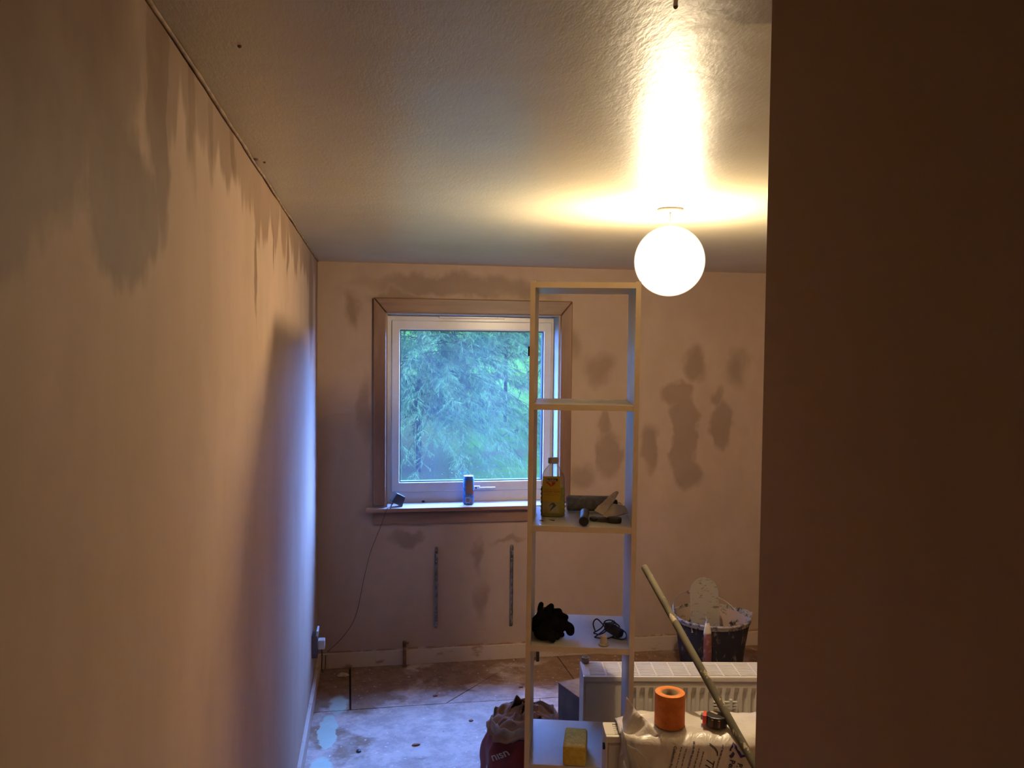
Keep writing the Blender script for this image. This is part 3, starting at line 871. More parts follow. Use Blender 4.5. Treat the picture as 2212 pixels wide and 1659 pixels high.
# ---- charger with tangled lead
ch = thing('coiled_charger', 'small dark charger wrapped in its tangled lead on the fourth shelf', 'charger', U(.288, .135, Z4 + EPS), -TH)
MR = Matrix.Translation((.010, -.012, .020)) @ Matrix.Rotation(-.7, 4, 'Z') @ Matrix.Rotation(.25, 4, 'Y')
MB().box(-.034, .034, -.016, .016, -.014, .014, .007, MR).build('charger_body', M_CABLE, ch)
for pts in [[(-.055, .0, .006), (-.063, .02, .03), (-.05, .03, .044), (-.03, .02, .030), (-.02, .0, .022)],
            [(-.062, -.012, .008), (-.045, .004, .012), (-.03, .018, .020), (-.02, .02, .04), (.0, .01, .048), (.018, .0, .040), (.03, -.005, .03), (.024, -.02, .020)],
            [(-.062, -.010, .005), (-.04, -.022, .006), (-.02, -.018, .016), (.0, -.02, .034), (.012, .012, .044), (.002, .034, .030), (-.014, .03, .016)],
            [(.028, .01, .020), (.040, .0, .018), (.052, -.010, .010), (.052, -.035, .004), (.040, -.055, .003), (.02, -.050, .003), (.0, -.038, .003)],
            [(-.060, -.045, .003), (-.045, -.032, .010), (-.03, -.022, .018), (-.01, .0, .032)],
            [(-.060, -.045, .003), (-.04, -.052, .003), (-.015, -.052, .003), (.01, -.04, .008)],
            [(-.016, .030, .012), (-.02, .0, .040), (.01, -.02, .040), (.02, .010, .036), (0, .03, .03)]]:
    MB().tube(spline(pts, 7), .0024, 8).build('lead', M_CABLE, ch)
# ---- plastic pipe collar
cl = thing('pipe_collar', 'cream plastic pipe collar with a round flange at the front of the fourth shelf', 'pipe collar', U(.2585, .030, Z4 + EPS), 0)
MB().lathe([(.0095, .001), (.0185, 0), (.0190, .003), (.0165, .005), (.0120, .006)], 28, cap=False).build('flange', M_CREAM, cl)
MB().lathe([(.0135, .004), (.0125, .018), (.0115, .020), (.0118, .030), (.0118, .033), (.0092, .033), (.0092, .004)], 28, cap=False).build('collar', M_CREAM, cl)
# ---- sponge
sp = MB().box(-.040, .040, -.075, .075, 0, .068, .010).move(lambda q: q + Vector((noise.noise(q * 30), noise.noise(q * 30 + Vector((3, 0, 0))), 0)) * .0015)
so = sp.build('sponge', M_SPONGE)
so.location = U(.168, .070, Z5 + EPS); so.rotation_euler = (0, 0, -TH - .06)
tag(so, 'large yellow block sponge lying on the lowest visible shelf', 'sponge')
for q in so.data.polygons: q.use_smooth = False

# ================================================================== RADIATORS
def radiator(name, label, loc, rotz, Lg, hh, dp, pitch, end_slots=True, bracket_x=None, ch0=.045):
    r = thing(name, label, 'radiator', loc, rotz)
    # front panel with pressed channels
    z0, z1 = .0, hh - .022
    prof = []
    x = ch0
    n = int((Lg - .045 - x) / pitch)
    mb = MB()
    ch_b, ch_t = .055, hh - .044
    # panel as grid: rows z, columns from channel profile
    cols = [0.0, .006]
    for i in range(n):
        xs = x + i * pitch
        cols += [xs, xs + pitch * .14, xs + pitch * .52, xs + pitch * .66]
    cols += [Lg - .006, Lg]
    def dch(xx):
        for i in range(n):
            xs = x + i * pitch
            t = (xx - xs) / pitch
            if -1e-6 <= t < 1:
                if t < 1e-3: return 0
                if t < .6: return 1
                return 0
        return 0
    rows = [(z0, 0, .006), (z0 + .008, 0, 0), (ch_b, 0, 0), (ch_b + .022, 1, 0), (ch_t - .060, .75, 0), (ch_t - .026, 1, 0), (ch_t, 0, 0), (z1 - .008, 0, 0), (z1, 0, .006)]
    vs = []; fs = []
    for (z, k, off) in rows:
        for xx in cols:
            e = .004 if xx in (0.0, Lg) else 0
            vs.append((xx, off + e + .011 * k * dch(xx), z))
    nc = len(cols)
    for j in range(len(rows) - 1):
        for i in range(nc - 1):
            fs.append((j * nc + i, j * nc + i + 1, (j + 1) * nc + i + 1, (j + 1) * nc + i))
    mb.add(vs, fs)
    o = mb.build('front_panel', M_RAD, r)
    s = o.modifiers.new('s', 'SOLIDIFY'); s.thickness = .0016; s.offset = -1
    # back panel
    MB().box(.0, Lg, dp - .014, dp - .003, .0, hh - .022, .004).build('back_panel', M_RAD, r)
    # convector fins between panels
    mb = MB()
    k = .03
    while k < Lg - .03:
        mb.box(k, k + .0015, .022, dp - .018, .03, hh - .03)
        k += .0111
    o = mb.build('convector_fins', M_RADDARK, r); o['kind'] = 'stuff'
    # end panels with rolled edge
    for xe in (-.004, Lg - .002):
        MB().box(xe, xe + .006, -.003, dp, .02, hh - .003, .002).build('end_panel', M_RAD, r)
    # top grille: frame, slats along, cross bars
    gt = MB()
    gt.box(-.004, Lg + .004, -.004, .012, hh - .020, hh, .003)
    gt.box(-.004, Lg + .004, dp - .012, dp, hh - .014, hh, .003)
    gt.box(-.004, .024, .012, dp - .012, hh - .004, hh)
    gt.box(Lg - .024, Lg + .004, .012, dp - .012, hh - .004, hh)
    grille = gt.build('top_grille', M_RAD, r)
    ns = max(5, int((dp - .03) / .0125))
    mb = MB()
    for i in range(ns):
        yy = .016 + (dp - .032) * (i + .5) / ns
        mb.box(.024, Lg - .024, yy - .0047, yy + .0047, hh - .005, hh - .001)
    o = mb.build('grille_slat', M_RAD, grille); o['kind'] = 'stuff'
    mb = MB(); xx = .024 + .060
    while xx < Lg - .03:
        mb.box(xx, xx + .007, .012, dp - .012, hh - .0045, hh)
        xx += .067
    o = mb.build('cross_bar', M_RAD, grille); o['kind'] = 'stuff'
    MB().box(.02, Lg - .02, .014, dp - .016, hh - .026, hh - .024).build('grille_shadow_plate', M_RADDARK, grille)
    if bracket_x:
        b = MB()
        for dx in (0, .046):
            b.box(bracket_x - .026 + dx, bracket_x - .014 + dx, -.012, 0, hh - .128, hh - .088, .002)
        for dz in (0, .012, .024):
            b.box(bracket_x - .044, bracket_x + .052, -.009, -.001, hh - .126 + dz, hh - .120 + dz, .002)
        b.build('packing_clip', M_WPLAS, r, 'moulded plastic clip on the front panel')
    return r
rad1 = radiator('radiator', 'white panel radiator standing on the floor behind the shelving unit, plastic clip on it', (1.141, -1.683, .0), -radians(9.0), .95, .570, .154, .0341, bracket_x=.555, ch0=.150)
MB().lathe([(.013, 0), (.016, .003), (.016, .022), (.013, .024), (.009, .024), (.009, .012)], 20, Matrix.Translation((.018, .139, .570)), cap=False).build('end_plug', M_STEEL, rad1, 'grey round plug at the rear corner')
rad2 = radiator('radiator', 'white radiator end with fine top slots, standing under the plastic bag', (1.012, -2.434, .0), -radians(9.0), .90, .700, .092, .0333)
MB().lathe([(.010, 0), (.010, .006), (.006, .006)], 16, Matrix.Translation((-.0035, .030, .655)) @ Matrix.Rotation(-pi / 2, 4, 'Y'), cap=True).build('side_hole', M_SEAL, rad2)

# ================================================================== PLASTIC BAG over the second radiator
T2 = radians(9.0)
def R2(x, y, z): return Vector((1.012 + cos(T2) * x + sin(T2) * y, -2.434 - sin(T2) * x + cos(T2) * y, z))
bag = thing('plastic_bag', 'translucent white printed plastic collection bag draped over the near radiator', 'bag', (1.012, -2.434, 0), -T2)
BTOP = .722
def crinkle(x, z):
    a = .0035 * noise.noise(Vector((x * 22, z * 9, 1.3))) + .0022 * noise.noise(Vector((x * 60 + z * 30, z * 22, 4.1)))
    # sharp ridges
    rdg = abs(noise.noise(Vector((x * 14 + z * 9, z * 7 - x * 4, 8.8))))
    return a - .005 * max(0, .25 - rdg) / .25
def bag_y(x, z):
    """front surface of the bag (local y) at local x and height z"""
    y = -.062 - .012 * sin(pi * min(1, max(0, (x - .03) / .9)))
    if x < .10: y += .05 * ((.10 - x) / .07) ** 2
    if z > BTOP - .022:
        t = (z - (BTOP - .022)) / .022
        y += .018 * t * t
    y += .010 * (.7 - z)*.0
    return y + crinkle(x, z)
mb = MB()
NX, rows = 150, []
vs = []; 
for i in range(NX + 1):
    x = .036 + .93 * i / NX
    col = []
    for z in (.02, .20, .40, .50, .56, .60, .62, .635, .65, .665, .68, .69, .70, .708, .715, .720):
        col.append((x + (.012 * noise.noise((0, 5, z * 9)) if i == 0 else 0), bag_y(x, z), z))
    yf = bag_y(x, .720)
    for t in (.08, .16, .26, .38, .5, .62, .74, .86, .95, 1.0):
        yy = yf + (.104 - yf) * t
        lift = .007 * sin(pi * t) + .010 * noise.noise(Vector((x * 9, yy * 22, 2.2))) + .004 * noise.noise(Vector((x * 30, yy * 50, 7.2)))
        edge = .016 * max(0, (.085 - x) / .05) * (.4 + noise.noise(Vector((3, yy * 30, 0))))
        col.append((x, yy, max(BTOP + .004 + lift - .020 * max(0, (.10 - x) / .064), .7065)))
    col.append((x, .110, .690)); col.append((x, .112, .50))
    rows.append(col)
nr = len(rows[0])
for c in rows: vs += c
fs = [(i * nr + j, (i + 1) * nr + j, (i + 1) * nr + j + 1, i * nr + j + 1) for i in range(NX) for j in range(nr - 1)]
mb.add(vs, fs, True)
o = mb.build('bag_skin', M_BAG, bag)
s = o.modifiers.new('s', 'SOLIDIFY'); s.thickness = .0012; s.offset = -1
# peaked ear and loose clear film at the left end
def film(name, pts, faces, m, seed, sub=5, amp=.004):
    o = sheet(pts, faces, name, m, bag, .0006, sub, amp, seed)
    for p in o.data.polygons: p.use_smooth = True
    return o
film('bag_corner', [(.050, .030, .735), (.058, .016, .812), (.078, .000, .788), (.118, -.02, .752), (.145, -.045, .728), (.11, -.058, .700), (.065, -.055, .70), (.044, -.02, .69)], [(0, 1, 2, 7), (2, 3, 6, 7), (3, 4, 5, 6)], M_BAG, 3)
film('bag_film', [(.040, -.01, .735), (.050, -.045, .712), (.055, -.070, .66), (.050, -.072, .58), (.040, -.065, .50), (.034, -.04, .50), (.034, -.02, .62)], [(0, 1, 2, 6), (2, 3, 4, 5, 6)], M_BAGCLEAR, 6)
film('bag_film', [(.045, -.070, .712), (.075, -.077, .700), (.110, -.082, .655), (.135, -.083, .618), (.118, -.083, .616), (.09, -.082, .640), (.065, -.078, .672)], [(0, 1, 2, 6), (2, 3, 4, 5), (2, 5, 6)], M_BAGCLEAR, 12)
film('bag_film', [(.040, -.068, .66), (.050, -.078, .640), (.060, -.083, .600), (.085, -.084, .560), (.060, -.083, .560), (.030, -.078, .600)], [(0, 1, 2, 5), (2, 3, 4, 5)], M_BAGCLEAR, 15)

def on_bag(x0, z0, ang, off=.0022):
    """text line start at (x0,z0), baseline direction turned by ang (down the bag), following the skin"""
    ca, sa_ = cos(ang), sin(ang)
    def fn(x, y):
        X = x0 + ca * x - sa_ * y
        Z = z0 + sa_ * x + ca * y
        return Vector((X, bag_y(X, min(Z, .720)) - off, Z))
    return fn
A = -radians(103)
def bt_(s, size, x0, z0, m=M_INK, shear=0.0, bold=0.0, ang=A):
    text_mb(s, size, shear, on_bag(x0, z0, ang), bold=bold).build('printed_lettering', m, bag)
bt_('Collection from', .0115, .186, .706, bold=.0002)
bt_('Thank', .036, .283, .676, shear=.35, bold=-.0001)
bt_('Pes', .022, .350, .668, bold=.0006, ang=A)
bt_('P.', .020, .371, .660, bold=.0006)
def rules(x0, z0, z1, w, seed, m=M_INK):
    rnd = random.Random(seed)
    mb = MB(); t = 0; Lg = z0 - z1
    fn = on_bag(x0, z0, A)
    while t < Lg:
        l = rnd.uniform(.004, .012)
        k = t
        while k < min(t + l, Lg):
            h = w * rnd.uniform(.6, 1.0)
            mb.add([fn(k, 0), fn(k + .0013, 0), fn(k + .0013, h), fn(k, h)], [(0, 1, 2, 3)])
            k += .0021
        t += l + .003
    mb.build('printed_small_line', m, bag)
rules(.205, .705, .60, .0035, 1); rules(.219, .700, .60, .0045, 2); rules(.243, .716, .60, .0065, 3, M_INKP)
rules(.257, .700, .60, .0045, 4); rules(.270, .690, .60, .004, 5); rules(.325, .712, .60, .005, 6, M_INKP); 
# two swash strokes over the script
for k in (0, 1):
    fn = on_bag(.300, .704, A)
    P = [(-.006 + k * .003, -.012), (.0 + k * .004, .004), (.009 + k * .004, .014), (.020 + k * .003, .017)]
    mb = MB()
    for i in range(3):
        (x0, y0), (x1, y1) = P[i], P[i + 1]
        d = Vector((x1 - x0, y1 - y0)).normalized() * (.0011)
        mb.add([fn(x0 + d.y, y0 - d.x), fn(x1 + d.y, y1 - d.x), fn(x1 - d.y, y1 + d.x), fn(x0 - d.y, y0 + d.x)], [(0, 1, 2, 3)])
    mb.build('printed_swash', M_INK, bag)
def bagpoly(pts, m=M_INKP):
    P = [Vector((x, bag_y(x, min(z, .72)) - .0024, z)) for x, z in pts]
    MB().add(P, [tuple(range(len(P)))]).build('printed_emblem', m, bag)
bagpoly([(.358, .718), (.365, .712), (.378, .690), (.381, .684), (.394, .686), (.396, .680), (.377, .676), (.369, .690), (.360, .706)])
bagpoly([(.358, .718), (.354, .712), (.346, .699), (.349, .698), (.357, .708)])
bagpoly([(.345, .698), (.349, .702), (.352, .697), (.348, .694)])
bagpoly([(.356, .694), (.361, .688), (.358, .676), (.352, .671), (.346, .678), (.350, .682)])

# ---- roll of orange tape
tp = thing('tape_roll', 'roll of orange jointing tape standing upright on the plastic bag', 'tape roll', R2(.188, .010, BTOP + .0105), 0)
tr_h = .099
mb = MB().lathe([(.0435, .0), (.0452, .004), (.0452, .050), (.0456, .080), (.0452, tr_h - .004), (.0440, tr_h)], 48, cap=False).build('tape_side', M_ORANGE, tp)
MB().lathe([(.0440, tr_h), (.036, tr_h + .0008), (.0245, tr_h - .001), (.0245, tr_h - .003)], 48, cap=False).build('tape_edge', M_ORANGE_TOP, tp, 'paler orange end face')
MB().lathe([(.0240, 0), (.0240, tr_h - .001), (.0222, tr_h - .001), (.0222, 0)], 40, cap=False).build('card_core', M_CARDCORE, tp)
MB().lathe([(.0435, .0), (.0245, .0)], 40, cap=False).build('tape_bottom', M_ORANGE, tp)
# ---- tape measure
tm = thing('tape_measure', 'black and red tape measure lying on the plastic bag', 'tape measure', R2(.325, -.006, BTOP + .016), -T2 - .35)
tm.scale = (.88, .88, .88)
pr = [(.036 * cos(t) * (1 + .06 * (k % 2)), .031 * sin(t) * (1 + .06 * (k % 2))) for k, t in enumerate([2 * pi * i / 16 for i in range(16)])]
o = MB().prism(pr, 0, .036).build('case', M_BLACK, tm); b = o.modifiers.new('b', 'BEVEL'); b.width = .004; b.segments = 2
MB().box(-.044, -.030, -.022, .018, .004, .036, .004).build('red_grip', M_RED, tm, 'bright red end grip')
for k in (-.010, .012):
    MB().box(k - .004, k + .004, -.0345, -.028, .006, .030, .002).build('grip_rib', M_REDH, tm)
MB().box(-.026, .002, .000, .013, .0355, .0378, .001, Matrix.Rotation(-.5, 4, 'Z')).build('case_label', M_TAN, tm, 'tan label on the case')
MB().box(-.052, -.042, -.004, .014, .012, .030, .002).build('hook', M_STEEL, tm)
MB().tube(spline([(.030, -.004, .016), (.050, -.012, .010), (.062, -.024, .006), (.070, -.036, .004)]), .003, 8).build('wrist_strap', M_BLACK, tm)

# ---- pole
pA = Vector((1.2285, -2.115, 1.122)); pQ = Vector((1.3969, -2.6229, .6702))
dd = (pQ - pA)
foot = pA + dd * ((pA.z - .012) / -dd.z)
pole = thing('pole', 'long paint-spattered grey wooden pole leaning diagonally beside the shelving unit', 'pole', foot, 0)
def lp(q): return q - foot
MB().tube([lp(pA), lp(pA) + dd.normalized() * .004, lp(pA.lerp(foot, .4)), lp(pA.lerp(foot, .98)), Vector((0, 0, 0))], [.0098, .0116, .0120, .0130, .0130], 18).build('pole_shaft', M_POLE, pole)
MB().tube([lp(pA) - dd.normalized() * .0015, lp(pA) + dd.normalized() * .003], [.0080, .0098], 18).build('pole_end', M_OAK, pole)

# ================================================================== BUCKET with trowel
BX, BY = 2.205, -.475
bk = thing('bucket', 'black plasterer\'s bucket crusted with plaster, standing by the back wall', 'bucket', (BX, BY, 0))
BH, R1_, R0_ = .372, .212, .160
MB().lathe([(R0_ - .01, .001), (R0_, .004), (.185, BH * .55), (R1_ - .004, BH - .02)], 48, cap=False).build('bucket_wall', M_BUCKOUT, bk)
MB().lathe([(.01, .003), (R0_ - .004, .006), (.181, BH * .55), (R1_ - .008, BH - .015)], 48, cap=False).build('bucket_inside', M_BUCKIN, bk, 'plaster-caked inner face')
mb = MB()
n = 64; vs = []; fs = []
for i in range(n):
    a = 2 * pi * i / n
    w = .0016 * noise.noise(Vector((cos(a) * 4, sin(a) * 4, 0)))
    for k, (dr, dz) in enumerate([(-.009, -.014), (-.007, .0), (-.002, .003), (.005, .0), (.006, -.007), (.001, -.009), (.002, -.024), (-.003, -.027)]):
        vs.append(((R1_ + dr + w) * cos(a), (R1_ + dr + w) * sin(a), BH + dz + w))
for i in range(n):
    for k in range(7):
        j = (i + 1) % n
        fs.append((i * 8 + k, j * 8 + k, j * 8 + k + 1, i * 8 + k + 1))
mb.add(vs, fs, True).build('bucket_rim', M_BUCKRIM, bk)
# pouring lip on the right
MB().tube(spline([(R1_ * cos(-.2) + .0, R1_ * sin(-.2), BH - .004), (R1_ + .018, -.01, BH), (R1_ * cos(.35), R1_ * sin(.35), BH - .004)]), .012, 8).build('bucket_lip', M_BUCKRIM, bk)
bh = MB().tube(spline([(-R1_ - .004, .02, BH - .02), (-.19, .10, BH + .05), (-.12, .16, BH + .078), (-.03, .175, BH + .080), (.06, .17, BH + .06), (.14, .13, BH + .03), (R1_ - .02, .08, BH - .02)]), .0022, 8).build('bail', M_WIRE, bk, 'wire bail')
MB().tube([(-.078, .168, BH + .080), (-.052, .172, BH + .080), (-.010, .175, BH + .079)], [.009, .012, .011], 14).build('bail_grip', M_OAK, bh)

# gauging trowel propped over the front rim: rounded blade up, handle hanging outside
tw = thing('bucket_trowel', 'rounded steel bucket trowel propped in the bucket, red handle hanging over its rim', 'trowel', (2.118, -.652, .378), .0)
bl = []
for i in range(25):
    t = pi * i / 24
    bl.append((.083 * cos(t), .0, .150 + .083 * sin(t)))
outl = [(.083, 0, -.06), ] + bl + [(-.083, 0, -.06)]
def tilt(p, th=.16): 
    x, y, z = p
    return Vector((x, y + .062 + z * sin(th), z * cos(th)))
vs = [tilt(p) for p in outl] + [tilt((p[0], p[1] + .0022, p[2])) for p in outl]
n = len(outl)
fs = [tuple(range(n)), tuple(range(2 * n - 1, n - 1, -1))] + [(i, (i + 1) % n, n + (i + 1) % n, n + i) for i in range(n)]
MB().add(vs, [f[::-1] for f in fs]).build('blade', M_TROWEL, tw, 'rounded plaster-smeared steel blade')
MB().tube(spline([tilt((0, 0, .045)), tilt((0, -.006, .02)) , (-.012, .008, .016), (-.026, -.012, .018), (-.030, -.024, -.006)]), [.005] * 33, 10).build('tang', M_TROWEL, tw)
MB().lathe([(.018, .0), (.0235, -.055 * -1 * 0 + .0), (.018, .001)], 6, cap=False) if False else None
fv = MB().tube([(0, -.018, .020), (0, -.022, .0), (0, -.026, -.028), (0, -.027, -.040)], [.012, .016, .0215, .0225], 16); fv.move(lambda q: Vector((q.x - .030, (q.y + .022) * .6 - .034, q.z)))
fv.build('ferrule', M_CREAM, tw, 'white plastered collar of the handle')
hv = MB().tube([(0, -.027, -.040), (0, -.030, -.060), (0, -.034, -.12), (0, -.038, -.185), (0, -.038, -.195)], [.021, .023, .024, .022, .016], 18); hv.move(lambda q: Vector((q.x - .030, (q.y + .03) * .7 - .040, q.z)))
hv.build('handle', M_REDH, tw, 'worn red wooden handle')

# ================================================================== dark board box behind the radiator
bx = thing('board_box', 'dark dusty box standing between the shelving unit and the back wall', 'box', (1.145, -1.217, 0), radians(18))
MB().box(0, .28, -.22, 0, 0, .348, .002).move(lambda q: q).build('box_body', M_CARD, bx)
MB().box(-.001, .281, -.221, .001, .348, .352, .001).build('box_lid', M_CARDTOP, bx, 'paler dust-covered top')

# ================================================================== red plaster sack
sx, sy = .925, -1.530
sack = thing('plaster_sack', 'half-empty red plaster sack with torn brown paper top beside the shelving unit', 'sack', (sx, sy, 0))
def sack_r(a, z):
    e = (abs(cos(a)) ** 2.6 + abs(sin(a)) ** 2.6) ** (-1 / 2.6)
    w = 1 + .10 * noise.noise(Vector((cos(a) * 2.2, sin(a) * 2.2, z * 7))) + .045 * noise.noise(Vector((cos(a) * 7, sin(a) * 7, z * 18)))
    return e * w
def sack_pt(a, z, k=1.0, lean=0.0):
    r = sack_r(a, z) * k
    bulge = 1.0 + .10 * sin(pi * min(z / .30, 1))
    return Vector((.150 * r * bulge * cos(a) + lean, .120 * r * bulge * sin(a), z))
def skin(name, zf, rows, m, label, kf=lambda t: 1.0, n=72, par=sack, th=.0025):
    vs = []; fs = []
    for j in range(rows + 1):
        t = j / rows
        for i in range(n):
            a = 2 * pi * i / n
            z = zf(a, t)
            vs.append(sack_pt(a, z, kf(t)))
    for j in range(rows):
        for i in range(n):
            k = (i + 1) % n
            fs.append((j * n + i, j * n + k, (j + 1) * n + k, (j + 1) * n + i))
    o = MB().add(vs, fs, True).build(name, m, par, label)
    s = o.modifiers.new('s', 'SOLIDIFY'); s.thickness = th
    return o
def tear(a, s): return .022 * noise.noise(Vector((cos(a) * 3 + s, sin(a) * 3, 0))) + .012 * noise.noise(Vector((a * 5, s, 2)))
def ztop(a): return .350 + .015 * cos(a - .9)
skin('sack_body', lambda a, t: .003 + (ztop(a) - .035 + tear(a, 4)) * t, 26, M_REDBAG, 'creased red printed body', lambda t: 1.0 - .10 * max(0, t - .8) * 5 * 1)
skin('sack_lining', lambda a, t: .24 + (ztop(a) + .012 + tear(a, 4) - .24) * t, 6, M_PAPERGR, 'grey paper lining', lambda t: .96 - .12 * t)
def fold(a, t): return .024 * noise.noise(Vector((cos(a) * 2.5, sin(a) * 2.5, t * 3))) + .010 * noise.noise(Vector((cos(a) * 5, sin(a) * 5, t * 4)))
skin('sack_mouth', lambda a, t: ztop(a) - .03 + .045 * t + fold(a, t) + .045 * max(0, cos(a - 1.9)) ** 8 * t + .010 * max(0, cos(a * 5)) ** 3 * t * (1 - t) * 4, 12, M_PAPERBR, 'torn brown paper mouth', lambda t: .98 - .62 * t ** 1.2)
skin('sack_mouth', lambda a, t: ztop(a) + .008 + .030 * t + 1.0 * fold(a, t + 3), 6, M_PAPERBR, 'torn brown paper mouth', lambda t: .52 - .48 * t)
# lettering on the front left of the sack
def on_sack(a0, z0, ang, k=1.03):
    ca, sa_ = cos(ang), sin(ang)
    def fn(x, y):
        X = ca * x - sa_ * y; Z = z0 + sa_ * x + ca * y
        a = a0 + X / .15
        return sack_pt(a, Z, k)
    return fn
text_mb('nısn', .044, 0, on_sack(-pi * .775, .225, .50), bold=.0008).build('sack_lettering', M_WHITEINK, sack)
mb = MB(); fn = on_sack(-pi * .84, .190, 0, 1.03)
mb.add([fn(.008 * cos(t), .009 * sin(t)) for t in [2 * pi * i / 14 for i in range(14)]], [tuple(range(14))]).build('sack_dot', M_WHITEINK, sack)

# ================================================================== things on and by the window sill
SZ = .9355
cn = thing('drinks_can', 'tall blue drinks can standing on the window sill', 'can', (.874, .030, SZ), 0)
MB().lathe([(.022, .004), (.026, 0), (.030, .004), (.0330, .012), (.0330, .150), (.0310, .158)], 36, cap=False).build('can_body', M_CAN, cn)
MB().lathe([(.0331, .148), (.0331, .152), (.0275, .166), (.0280, .168)], 36, cap=False).build('can_shoulder', M_CANBAND, cn, 'bright blue shoulder')
MB().lathe([(.0280, .167), (.0282, .170), (.0265, .170), (.0255, .166), (.001, .166)], 36, cap=False).build('can_lid', M_CANTOP, cn, 'silver lid')
MB().box(-.008, .006, -.012, .008, .1665, .1695, .001).build('ring_pull', M_CANTOP, cn)
def wrap(x0, x1, z0, z1, off=.0006, r=.0330, n=8):
    vs = []; fs = []
    for i in range(n + 1):
        a = -pi / 2 + (x0 + (x1 - x0) * i / n) / r
        for z in (z0, z1):
            vs.append(((r + off) * cos(a), (r + off) * sin(a), z))
    for i in range(n):
        fs.append((2 * i, 2 * i + 2, 2 * i + 3, 2 * i + 1))
    return MB().add(vs, fs, True)
wrap(-.020, .028, .060, .147).build('grey_panel', M_CANGREY, cn)
wrap(-.018, .020, .068, .122, .0009).build('bronze_panel', M_CANSIENNA, cn)
bc = wrap(-.022, .006, .012, .047, .0008).build('barcode_panel', M_BARCODE, cn)
mb = MB()
for k in range(9):
    q = wrap(-.018 + k * .0024, -.0168 + k * .0024 + .0004 * (k % 3), .018, .040, .0012, n=1); mb.add(q.v, q.f)
mb.build('barcode_bars', M_LDARK, bc)
wrap(.010, .022, .006, .036, .0008).build('brown_panel', M_CANSIENNA, cn)
wrap(.024, .034, .060, .085, .0012).build('orange_mark', M_LRED, cn)

ad = thing('charger_plug', 'black mains charger block lying on the left end of the window sill', 'charger', (.458, .012, SZ), radians(12))
MRr = Matrix.Translation((0, 0, .0415)) @ Matrix.Rotation(radians(28), 4, 'Y') @ Matrix.Rotation(radians(4), 4, 'Z')
def taper(q):
    k = 1 - .22 * (q.z + .03) / .06
    return Vector((q.x * k, q.y * k, q.z))
o = MB().box(-.037, .037, -.026, .026, -.030, .030, .007).move(taper)
o.move(lambda q: MRr @ q).build('charger_case', M_DARKBLUE, ad)
MB().tube(spline([(-.030, -.012, .030), (-.045, -.02, .012), (-.052, -.034, .004), (-.060, -.060, .003)]), .0032, 8).build('charger_lead_stub', M_BLACK, ad)
cab = MB().tube(spline([(.402, -.048, .9395), (.392, -.066, .936), (.384, -.071, .915), (.360, -.045, .84), (.330, -.030, .76), (.298, -.022, .673), (.268, -.020, .55), (.250, -.016, .46), (.225, -.018, .34), (.198, -.02, .265), (.150, -.02, .195), (.105, -.03, .150), (.055, -.05, .112)]), .0016, 6).build('thin_cable', M_BLACK)
tag(cab, 'thin black cable hanging down the back wall from the sill charger', 'cable')
cr = MB().ico((.610, .108, SZ + .007), (.010, .007, .007), 2).build('sill_crumb', M_BLACK)
tag(cr, 'small black lump on the window sill between charger and can', 'debris')

# radiator wall brackets
for k, (x0, zt, zb, lab) in enumerate([(.682, .690, .205, 'left of the two vertical steel radiator brackets under the window'), (1.134, .690, .195, 'right of the two vertical steel radiator brackets under the window')]):
    b = thing('wall_bracket', lab, 'bracket', (x0, 0, 0), 0, 'radiator brackets under the window')
    mb = MB()
    mb.box(-.009, .009, -.004, 0, zb, zt, .001)
    mb.box(-.009, -.0065, -.016, -.002, zb + .01, zt - .01); mb.box(.0065, .009, -.016, -.002, zb + .01, zt - .01)
    mb.build('channel', M_STEEL, b)
    MB().box(-.007, .007, -.040, -.002, zt - .055, zt - .030, .002).build('top_hook', M_STEEL, b)
    MB().box(-.007, .007, -.034, -.002, zb + .030, zb + .050, .002).build('bottom_hook', M_STEEL, b)
    for z in (zt - .02, zt - .085, zb + .02, zb + .085):
        MB().lathe([(.0045, 0), (.0045, .004), (.002, .005)], 10, Matrix.Translation((0, -.004, z)) @ Matrix.Rotation(pi / 2, 4, 'X')).build('bolt', M_WIRE, b)
# pipe stubs
p1 = thing('pipe_stub', 'taller dark copper pipe stub with isolating valve by the left skirting', 'pipe', (.497, -.045, 0))
MB().tube([(0, 0, 0), (0, 0, .125)], .0095, 14).build('pipe', M_COPPER, p1)
MB().lathe([(.012, .118), (.012, .150), (.009, .152)], 12).build('valve_body', M_COPPER, p1)
MB().tube([(0, 0, .138), (.024, 0, .140)], .006, 10).build('valve_spigot', M_COPPER, p1)
MB().lathe([(.017, .001), (.017, .006), (.0098, .008)], 18, cap=False).build('pipe_collar', M_COPPER, p1)
p2 = thing('pipe_stub', 'short dark pipe stub at the skirting seen through the shelving unit', 'pipe', (1.285, -.075, 0))
MB().tube([(0, 0, 0), (0, 0, .078)], .010, 14).build('pipe', M_BLACK, p2)
MB().lathe([(.0125, .072), (.0125, .088), (.004, .089)], 14).build('pipe_cap', M_CARD, p2)

